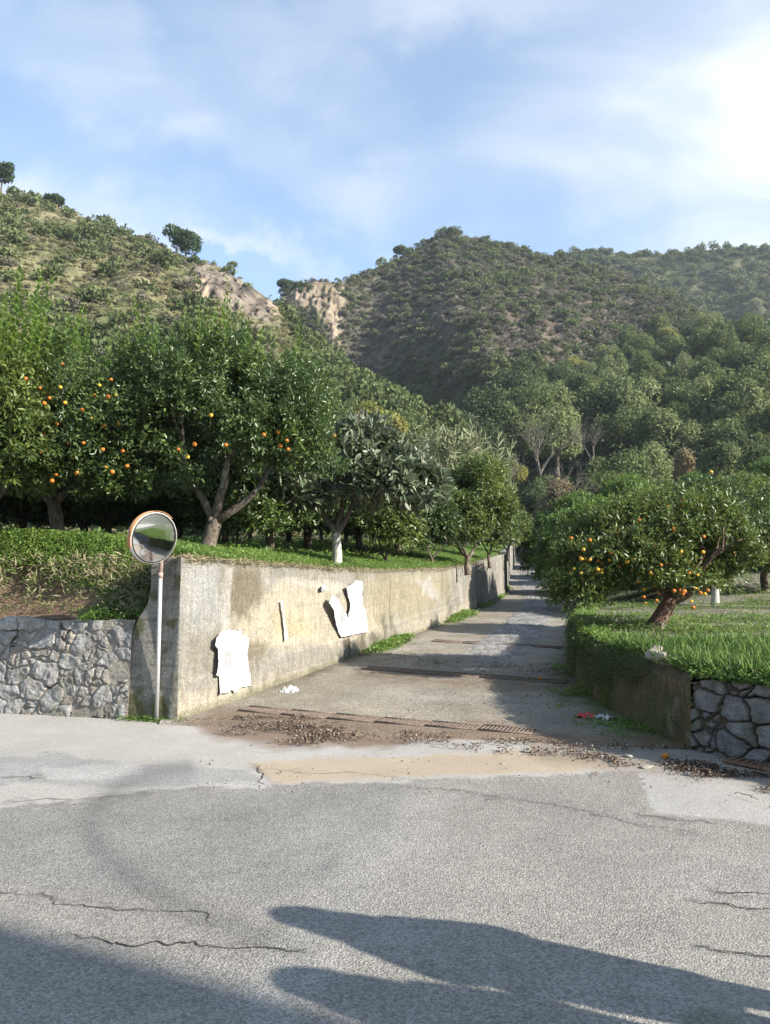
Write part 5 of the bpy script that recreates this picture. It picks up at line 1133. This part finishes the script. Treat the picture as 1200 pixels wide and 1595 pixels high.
# ------------------------------------------------------------------ road mirror
def road_mirror():
    gy = 9.33; gx = float(at(244, 1119, gy)[0]); root = empty('road_mirror', (gx, gy, 0), 0, 'round convex road mirror with orange hood on a steel post at the wall corner', 'road mirror')
    mb = MB(); V, Fs = tube_vf([(0, 0, -.1), (0, 0, 1.74)], .0245, 20); mb.add(V, Fs); mb.build('post', M['galv'], root, True)
    mb = MB(); V, Fs = tube_vf([(0, 0, 1.74), (0, 0, 2.20)], .026, 20); mb.add(V, Fs); V, Fs = tube_vf([(0, 0, 1.70), (0, 0, 1.76)], .030, 20); mb.add(V, Fs); mb.build('post_sleeve', M['pole_rust'], root, True)
    # head frame: local -Y is the facing direction
    hd = bpy.data.objects.new('mirror_head', None)
    c = at(239.5, 838, gy-.27)-np.array([gx, gy, 0]); ang = R(50)
    rot = Matrix.Rotation(ang, 3, 'Z') @ Matrix.Rotation(R(10), 3, 'X')
    RM = np.array(rot)
    def T(V): return np.asarray(V) @ RM.T + c
    Rm = .288; na = 48; k = 14; rr = np.linspace(0, 1, k)[:, None]*Rm; an = np.linspace(0, 2*np.pi, na, endpoint=False)[None]
    Rc = 1.5; dep = np.sqrt(Rc**2-rr**2)-math.sqrt(Rc**2-Rm**2)
    V = np.stack([rr*np.cos(an), -dep+0*an-.012, rr*np.sin(an)], -1).reshape(-1, 3)
    i = np.arange(k-1)[:, None]*na+np.arange(na)[None]; j = np.arange(k-1)[:, None]*na+(np.arange(na)[None]+1) % na
    f = np.stack([i, j, j+na, i+na], -1).reshape(-1, 4)
    mb = MB(); mb.add(T(V), f[na:]); 
    mb.f.append(np.stack([np.full(na, 0), na+(np.arange(na)+1) % na, na+np.arange(na)], -1)); mb.build('mirror_face', M['mirror'], root, True)
    def ringmb(r_in, r_out, y0, y1, a0=0.0, a1=2*np.pi, n=64):
        m = MB(); a = np.linspace(a0, a1, n); full = abs(a1-a0-2*np.pi) < 1e-6
        prof = [(r_in, y0), (r_out, y0), (r_out, y1), (r_in, y1), (r_in, y0)]
        V = np.stack([np.stack([r*np.cos(a), y+0*a, r*np.sin(a)], -1) for r, y in prof], 0); m.add(T(V.reshape(-1, 3)), grid_faces(5, n)); return m
    ringmb(Rm-.004, Rm+.010, -.022, .030).build('black_seal', M['black'], root, True)
    ringmb(Rm+.011, Rm+.018, -.016, .05).build('rim', M['rim'], root, True)
    # orange back shell and hood over the upper half
    k2 = 10; r2 = np.linspace(0, 1, k2)[:, None]*(Rm+.012); y2 = .045+.06*np.sqrt(np.clip(1-(r2/(Rm+.012))**2, 0, 1)); V = np.stack([r2*np.cos(an), y2+0*an, r2*np.sin(an)], -1).reshape(-1, 3)
    i = np.arange(k2-1)[:, None]*na+np.arange(na)[None]; j = np.arange(k2-1)[:, None]*na+(np.arange(na)[None]+1) % na; mb = MB(); mb.add(T(V), np.stack([i, j, j+na, i+na], -1).reshape(-1, 4)[:, ::-1]); mb.build('back_shell', M['hood'], root, True)
    m = MB(); a = np.linspace(R(50), R(205), 60); w = .16*np.sin(np.clip((a-R(50))/R(155), 0, 1)*np.pi)**.6
    r0 = Rm+.020; V = np.stack([np.stack([r0*np.cos(a), .06+0*a, r0*np.sin(a)], -1), np.stack([(r0+.012)*np.cos(a), -.02-.10*w, (r0+.012)*np.sin(a)], -1), np.stack([(r0+.017)*np.cos(a), -.02-.10*w, (r0+.017)*np.sin(a)], -1), np.stack([(r0+.006)*np.cos(a), .06+0*a, (r0+.006)*np.sin(a)], -1)], 0)
    m.add(T(V.reshape(-1, 3)), grid_faces(4, 60)); m.build('hood', M['hood'], root, True)
    mb = MB(); V, Fs = tube_vf([tuple(T([[0, .09, 0]])[0]), (0, 0, float(c[2])-.02)], .018, 8); mb.add(V, Fs); V, Fs = tube_vf([(0, 0, 2.05), (0, 0, float(c[2])+.06)], .0303, 16); mb.add(V, Fs); mb.build('bracket', M['rust'], root, True)
    bpy.data.objects.remove(hd)
road_mirror()
# ------------------------------------------------------------------ torn papers on the wall
WN = np.array([1, -.368, 0])/math.hypot(1, .368)
def on_wall(px, py, off=0.0):
    """photo pixel to the plane of the wall face"""
    a = (np.asarray(px, float)-600)/F; b = (797.5-np.asarray(py, float))/F; d = np.stack([a, CP-b*SP, SP+b*CP], -1); p0 = np.array([-2.45, 9.27, 0]); o = np.array([0, 0, EYE])
    s = ((p0-o)@WN+off)/(d@WN); return o+d*s[..., None]
def torn(name, label, poly, seed, lift, step=1.0, curl=None, th=.0015, off=.035):
    poly = np.array(poly, float); x0, y0 = poly.min(0); x1, y1 = poly.max(0); nx = int((x1-x0)/step)+2; ny = int((y1-y0)/step)+2
    gx, gy = np.meshgrid(np.linspace(x0, x1, nx), np.linspace(y0, y1, ny)); n = fbm(np.stack([gx/18, gy/26], -1), 4, seed); n2 = fbm(np.stack([gx/16, gy/24], -1), 2, seed+1)
    l = off+(n-.35)*lift*1.2+np.abs(n2-.5)*lift*1.6; 
    if curl is not None: l = l+curl(gx, gy)
    P = on_wall(gx, gy, 0)+WN*np.maximum(l, .03)[..., None]
    cx = (gx[:-1, :-1]+gx[1:, 1:])/2; cy = (gy[:-1, :-1]+gy[1:, 1:])/2; jit = (fbm(np.stack([cx/3, cy/3], -1), 2, seed+2)-.5)*1.1
    ins = pmask(cx+jit, cy+jit, poly, .5) > .5; f = grid_faces(ny, nx).reshape(ny-1, nx-1, 4)[ins]
    used_, inv = np.unique(f, return_inverse=True); V = P.reshape(-1, 3)[used_]; f = inv.reshape(-1, 4); c = V.mean(0)
    mb = MB(); vx, vy = proj(V); g1 = fbm(np.stack([vx/9, vy/14], -1), 4, seed+8); cc = 1-.42*sstep(.46, .6, g1)*sstep(0, 12, np.abs(vx-poly[:, 0].mean())*-1+16); mb.add(V-c, f, np.repeat(cc[:, None], 3, 1)*np.array([1, 1, 1.01])); o = mb.build(name, M['paper'], None, True, c); md = o.modifiers.new('thickness', 'SOLIDIFY'); md.thickness = th; return tag(o, label, 'paper', 'torn papers left on the concrete wall')  # cc paints grey patches into the paper: crease shading, with a hint of print
torn('torn_poster', 'large ragged white paper sheet hanging low on the wall nearest the mirror', [(328, 993), (340, 985), (352, 981), (368, 983), (371, 979), (374, 990), (385, 994), (381, 1018), (385, 1050), (385, 1068), (366, 1072), (359, 1080), (355, 1074), (350, 1079), (334, 1081), (335, 1054), (328, 1052), (331, 1024), (333, 1013), (326, 1006)], 701, .022, 1.0, lambda x, y: .05*sstep(340, 328, x)+.02*sstep(1060, 1080, y))
torn('torn_poster', 'white paper torn into a V shape, higher on the wall', [(501, 938), (506, 927), (514, 930), (530, 945), (538, 962), (541, 940), (536, 925), (533, 914), (541, 909), (545, 904), (556, 906), (558, 920), (559, 940), (567, 952), (569, 975), (567, 985), (548, 989), (528, 993), (524, 984), (516, 968), (508, 950)], 702, .045, 1.0, lambda x, y: .09*sstep(530, 502, x)*sstep(990, 950, y)+.05*sstep(930, 906, y), off=.04)
torn('paper_scrap', 'small curled paper scrap just left of the V-shaped paper', [(493, 914), (502, 911), (505, 917), (500, 922), (494, 921)], 703, .05, .7, lambda x, y: .04*sstep(500, 493, x))
torn('paper_scrap', 'long narrow strip of white paper between the two large sheets', [(434, 936), (437, 935), (440, 965), (445, 992), (440, 1000), (438, 975)], 704, .03, .6)
def crumple(name, label, px, py, z, size, mat, seed, cat, flat=.35, parts=None):
    rng = np.random.default_rng(seed); gx, gy = ground_at(px, py, z); n = 26; u, v = np.meshgrid(np.linspace(-1, 1, n), np.linspace(-1, 1, n)); r = 1+.35*(fbm(np.stack([u*1.5, v*1.5], -1), 3, seed)-.5)
    h = fbm(np.stack([u*3, v*3], -1), 4, seed+1); P = np.stack([u*size[0]*r, v*size[1]*r, np.abs(h-.45)*size[2]*4*(1-.6*np.maximum(np.abs(u), np.abs(v)))+.006], -1)
    cx = u[:-1, :-1]; cy = v[:-1, :-1]; ins = (np.sqrt(cx**2+cy**2)+(fbm(np.stack([cx*2.5, cy*2.5], -1), 3, seed+3)-.5)*.9) < .85
    f = grid_faces(n, n).reshape(n-1, n-1, 4)[ins]; us, inv = np.unique(f, return_inverse=True); mb = MB(); mb.add(P.reshape(-1, 3)[us], inv.reshape(-1, 4)); o = mb.build(name, M[mat], None, False, (gx, gy, z)); md = o.modifiers.new('thickness', 'SOLIDIFY'); md.thickness = .0015; o.rotation_euler = (0, 0, rng.uniform(-.4, .2)); return tag(o, label, cat)
crumple('crumpled_paper', 'crumpled white paper lying on the path at the foot of the left wall', 447, 1081, .085, (.20, .26, .10), 'paper', 711, 'paper')
crumple('plastic_wrapper', 'red plastic wrapper on the shaded ground by the mossy wall', 911, 1119, .03, (.17, .13, .06), 'red', 712, 'litter')
crumple('plastic_wrapper', 'white plastic wrapper beside the red one by the mossy wall', 941, 1121, .03, (.13, .14, .07), 'paper', 713, 'litter')
def fallen(px, py, label, z=None):
    gx, gy = ground_at(px, py, 0.02)
    if z is None:
        z = float(pathz(gy)) if gy > 7.8 else 0.0
        for _ in range(6): gx, gy = ground_at(px, py, z+.03); z = float(pathz(gy)) if gy > 7.8 else 0.0
    o = bpy.data.objects.new('fallen_orange', ORM[0]); link(o); o.scale = (.8,)*3; o.location = (gx, gy, z+.030); tag(o, label, 'orange', 'fallen oranges')
fallen(843, 1057, 'fallen orange lying on the second cross drain')
fallen(1037, 1178, 'fallen orange in the leaves in front of the mossy wall corner')
def rock(px, py, Y, s, seed, label, name='rock', group='rocks piled on the wall corner', col=(.40, .35, .28)):
    rng = np.random.default_rng(seed); bm = bmesh.new(); bmesh.ops.create_icosphere(bm, subdivisions=4, radius=1.0); V = np.array([v.co[:] for v in bm.verts]); Fs = np.array([[v.index for v in f.verts] for f in bm.faces]); bm.free()
    k = 1+(fbm(V*1.3+seed, 3, seed)-.5)*.9
    for _ in range(7):
        n = rdir(rng, 1)[0]; dd = V@n; cut = rng.uniform(.55, .8); k = np.where(dd*k > cut, cut/np.maximum(dd, .01), k)
    V = V*k[:, None]*np.array(s); c = at(px, py, Y); mb = MB(); mb.add(V, Fs, np.array(col)*(.7+.6*fbm(V*9, 3, seed)[:, None])); o = mb.build(name, M['rock'], None, True, c); o.rotation_euler = (0, 0, rng.uniform(0, 6)); return tag(o, label, 'rock', group)
rock(1018, 1019, 8.55, (.085, .10, .085), 801, 'darker rock at the left of the small pile on the wall corner')
rock(1034, 1024, 8.40, (.125, .11, .075), 802, 'largest pale rock of the small pile on the wall corner')
rock(1023, 1012, 8.62, (.07, .08, .05), 803, 'small rock on top of the pile on the wall corner')
rock(1045, 1033, 8.30, (.05, .04, .03), 804, 'smallest rock at the right foot of the pile on the wall corner')
rg3 = random.Random(9)
for i, (px, py, lb) in enumerate([(1048, 1183, 'pale broken stone among the leaves before the mossy corner'), (980, 1180, 'flat stone among the leaves at the middle of the debris'), (1120, 1192, 'pale stone just left of the iron grate'), (1008, 1197, 'small dark stone at the lower edge of the debris'), (820, 1172, 'dark flat stone at the edge of the sand patch')]):
    gx, gy = ground_at(px, py); rock(px, py-2, gy, (.05+.02*rg3.random(), .04, .022), 820+i, lb, 'stone', 'stones in the debris at the path mouth', (.38, .35, .30))
# weep hole in the mossy wall corner
gx, gy = ground_at(1015, 1120)
# stakes beside the end of the path
for i, (px, Y) in enumerate([(836, 47), (842, 50), (849, 53)]):
    x = tz(px, Y); mb = MB(); z0 = float(terrace_right_z(max(x, rwx(Y)+.3), Y)); V, Fs = tube_vf([(0, 0, -.3), (.02, 0, .7), (.01, 0, 1.5)], [.05, .045, .035], 7, True, .1); mb.add(V, Fs); o = mb.build('stake', M['twigs'], None, True, (max(x, float(rwx(Y))+.3), Y, z0)); tag(o, ['nearest grey wooden stake beside the path end', 'middle grey wooden stake beside the path end', 'farthest grey wooden stake beside the path end'][i], 'stake', 'wooden stakes beside the path')

# ------------------------------------------------------------------ outside the picture: the house and two people whose shadows fall on the street
def house():
    root = empty('house', (13.58, -9.31, 0), R(-25), 'plastered two-storey house across the street behind the viewer', 'house'); 
    # far vertical edge stands on the line of the shadow edge
    mb = MB(); mb.add(*box_vf((0, 0, 4.4), (4.0, 5.0, 4.5))); mb.build('wall', M['plaster'], root)
    mb = MB(); mb.add([[-4.4, -5.4, 8.9], [4.4, -5.4, 8.9], [4.4, 5.4, 8.9], [-4.4, 5.4, 8.9], [0, -5.4, 10.4], [0, 5.4, 10.4]], [np.array([[0, 4, 5, 3], [4, 1, 2, 5], [3, 2, 1, 0]]), np.array([[0, 1, 4], [2, 3, 5]])]); mb.build('roof', M['tile'], root)
    for yy in (-3, 0, 3):
        for zz in (1.7, 5.3):
            mb = MB(); mb.add(*box_vf((-4.02, yy, zz), (.04, .5, .75))); w = mb.build('window', M['glass'], root)
            for s_ in (-1, 1): m2 = MB(); m2.add(*box_vf((-4.05, yy+s_*.78, zz), (.03, .26, .78))); m2.build('shutter', M['wood'], w)
house()
def person(x, y, label, seed, pose, cloth, legs, h=1.7, face=R(180)):
    root = empty('person', (x, y, 0), face, label, 'person', 'people standing beside the viewer'); s = h/1.7
    J = {'pel': (0, 0, .95), 'sp': (0, 0, 1.15), 'ch': (0, 0, 1.33), 'nk': (0, .0, 1.46), 'n2': (0, .01, 1.52), 'sl': (.17, 0, 1.40), 'sr': (-.17, 0, 1.40), 'hl': (.10, 0, .90), 'hr': (-.10, 0, .90), 'kl': (.11, .02, .50), 'kr': (-.11, .02, .50), 'al': (.12, 0, .09), 'ar': (-.12, 0, .09), 'tl': (.13, .17, .04), 'tr': (-.13, .17, .04)}; J.update(pose)
    def skin(name, joints, edges, rad, mat, rootj, par, sub=2):
        me = bpy.data.meshes.new(name); idx = {j: i for i, j in enumerate(joints)}; me.from_pydata([tuple(c*s for c in J[j]) for j in joints], [(idx[a], idx[b]) for a, b in edges], []); me.materials.append(mat)
        o = bpy.data.objects.new(name, me); link(o, par); o.modifiers.new('skin', 'SKIN'); sv = me.skin_vertices[0].data
        for j in joints: sv[idx[j]].radius = (rad[j][0]*s, rad[j][1]*s); sv[idx[j]].use_root = (j == rootj)
        md = o.modifiers.new('smooth', 'SUBSURF'); md.levels = sub; md.render_levels = sub; return o
    J['hd1'] = (0, .02, 1.58); J['hd2'] = (0, .02, 1.70)
    rad = {'pel': (.16, .12), 'sp': (.13, .105), 'ch': (.165, .12), 'nk': (.06, .06), 'n2': (.055, .055), 'sl': (.06, .06), 'sr': (.06, .06), 'el': (.042, .042), 'er': (.042, .042), 'wl': (.028, .028), 'wr': (.028, .028), 'hl': (.09, .09), 'hr': (.09, .09), 'kl': (.06, .06), 'kr': (.06, .06), 'al': (.04, .045), 'ar': (.04, .045), 'tl': (.035, .025), 'tr': (.035, .025), 'hd1': (.075, .085), 'hd2': (.07, .085)}
    allj = ['pel', 'sp', 'ch', 'nk', 'n2', 'hd1', 'hd2', 'sl', 'sr', 'el', 'er', 'wl', 'wr', 'hl', 'hr', 'kl', 'kr', 'al', 'ar', 'tl', 'tr']
    ed = [('pel', 'sp'), ('sp', 'ch'), ('ch', 'nk'), ('nk', 'n2'), ('n2', 'hd1'), ('hd1', 'hd2'), ('ch', 'sl'), ('ch', 'sr'), ('sl', 'el'), ('sr', 'er'), ('el', 'wl'), ('er', 'wr'), ('pel', 'hl'), ('pel', 'hr'), ('hl', 'kl'), ('hr', 'kr'), ('kl', 'al'), ('kr', 'ar'), ('al', 'tl'), ('ar', 'tr')]
    # fingers: five short chains per hand
    for sd, e_, w_ in (('l', 'el', 'wl'), ('r', 'er', 'wr')):
        a = np.array(J[e_]); b = np.array(J[w_]); d = nrm(b-a); sdv = np.cross(d, [0, 0, 1.]); sdv = nrm(sdv) if np.linalg.norm(sdv) > .1 else np.array([0, 1., 0]); dn = np.cross(sdv, d)
        J['p'+sd] = tuple(b+d*.06); rad['p'+sd] = (.036, .018); allj.append('p'+sd); ed.append((w_, 'p'+sd))
        for q in range(5):
            k1, k2 = 'f%s%da' % (sd, q), 'f%s%db' % (sd, q); off = (q-2)*.019
            if q == 0: p1 = b+d*.04-sdv*.045; p2 = p1+d*.035-sdv*.012
            else: p1 = b+d*.105+sdv*off; p2 = p1+d*(.045-.006*abs(q-2))-dn*.02
            J[k1] = tuple(p1); J[k2] = tuple(p2); rad[k1] = (.009, .009); rad[k2] = (.007, .007); allj += [k1, k2]; ed += [('p'+sd, k1), (k1, k2)]
    skin('body', allj, ed, rad, M['skin'], 'pel', root)
    g = 1.42; rc = {k: (v[0]*g+.008, v[1]*g+.008) for k, v in rad.items()}; rc.update(pel=(.25, .17), sp=(.24, .17), ch=(.25, .17), sl=(.12, .11), sr=(.12, .11), cn=(.15, .14), ct=(.20, .15)); J['cn'] = (0, -.01, 1.56); J['ct'] = (0, 0, .72)
    tj = ['pel', 'sp', 'ch', 'sl', 'sr', 'el', 'er', 'cn', 'ct']; skin('jacket', tj, [('ch', 'cn'), ('pel', 'ct'), ('pel', 'sp'), ('sp', 'ch'), ('ch', 'sl'), ('ch', 'sr'), ('sl', 'el'), ('sr', 'er')], rc, cloth, 'pel', root)
    lj = ['pel', 'hl', 'hr', 'kl', 'kr', 'al', 'ar']; skin('trousers', lj, [('pel', 'hl'), ('pel', 'hr'), ('hl', 'kl'), ('hr', 'kr'), ('kl', 'al'), ('kr', 'ar')], {k: (v[0]*1.2+.01, v[1]*1.2+.01) for k, v in rad.items()}, legs, 'pel', root)
    me = sphere_me('hair', M['hair'], .135*s, 18, 12); ho = bpy.data.objects.new('hair', me); link(ho, root); ho.location = (0, -.015*s, 1.68*s); ho.scale = (.92, 1.05, .85)
    me = sphere_me('hood', cloth, .15*s, 18, 12); hq = bpy.data.objects.new('hood', me); link(hq, root); hq.location = (0, -.06*s, 1.56*s); hq.scale = (1.05, .9, 1.25)
    for nm, mt, ex, ez, rr_ in (('eye', 'black', .032, 1.635, .010), ('eye', 'black', -.032, 1.635, .010), ('nose', 'skin', 0, 1.605, .016), ('mouth', 'red', 0, 1.565, .014)):
        me = sphere_me(nm, M[mt], rr_*s, 10, 8); q = bpy.data.objects.new(nm, me); link(q, root); q.location = (ex*s, (.112 if nm != 'nose' else .12)*s, ez*s)
        if nm == 'mouth': q.scale = (1.6, .5, .4)
person(2.50, 2.56, 'person in a padded dark blue coat standing right of the viewer', 1, {'el': (.25, .04, 1.16), 'er': (-.25, .04, 1.16), 'wl': (.16, .22, 1.06), 'wr': (-.14, .22, 1.08)}, M['cloth_a'], M['cloth_b'], 1.70, R(62))
person(2.60, 1.94, 'person in a grey jacket with one arm hanging, nearest to the viewer at the right', 2, {'el': (.23, .02, 1.14), 'er': (-.23, .02, 1.14), 'wl': (.22, .10, .92), 'wr': (-.16, .20, 1.05)}, M['cloth_b'], M['cloth_a'], 1.70, R(62))

# ------------------------------------------------------------------ air
def haze():
    mb = MB(); mb.add(*box_vf((0, 80, 79), (620, 660, 82))); m = bpy.data.materials.new('hazy air'); m.use_nodes = True; N = m.node_tree.nodes; N.remove(N['Principled BSDF'])
    v = N.new('ShaderNodeVolumePrincipled'); v.inputs['Color'].default_value = (.80, .88, 1.0, 1); v.inputs['Density'].default_value = HAZE; v.inputs['Anisotropy'].default_value = .2
    m.node_tree.links.new(v.outputs[0], N['Material Output'].inputs['Volume']); tag(mb.build('haze', m), kind='stuff')
HAZE = .00024
haze()
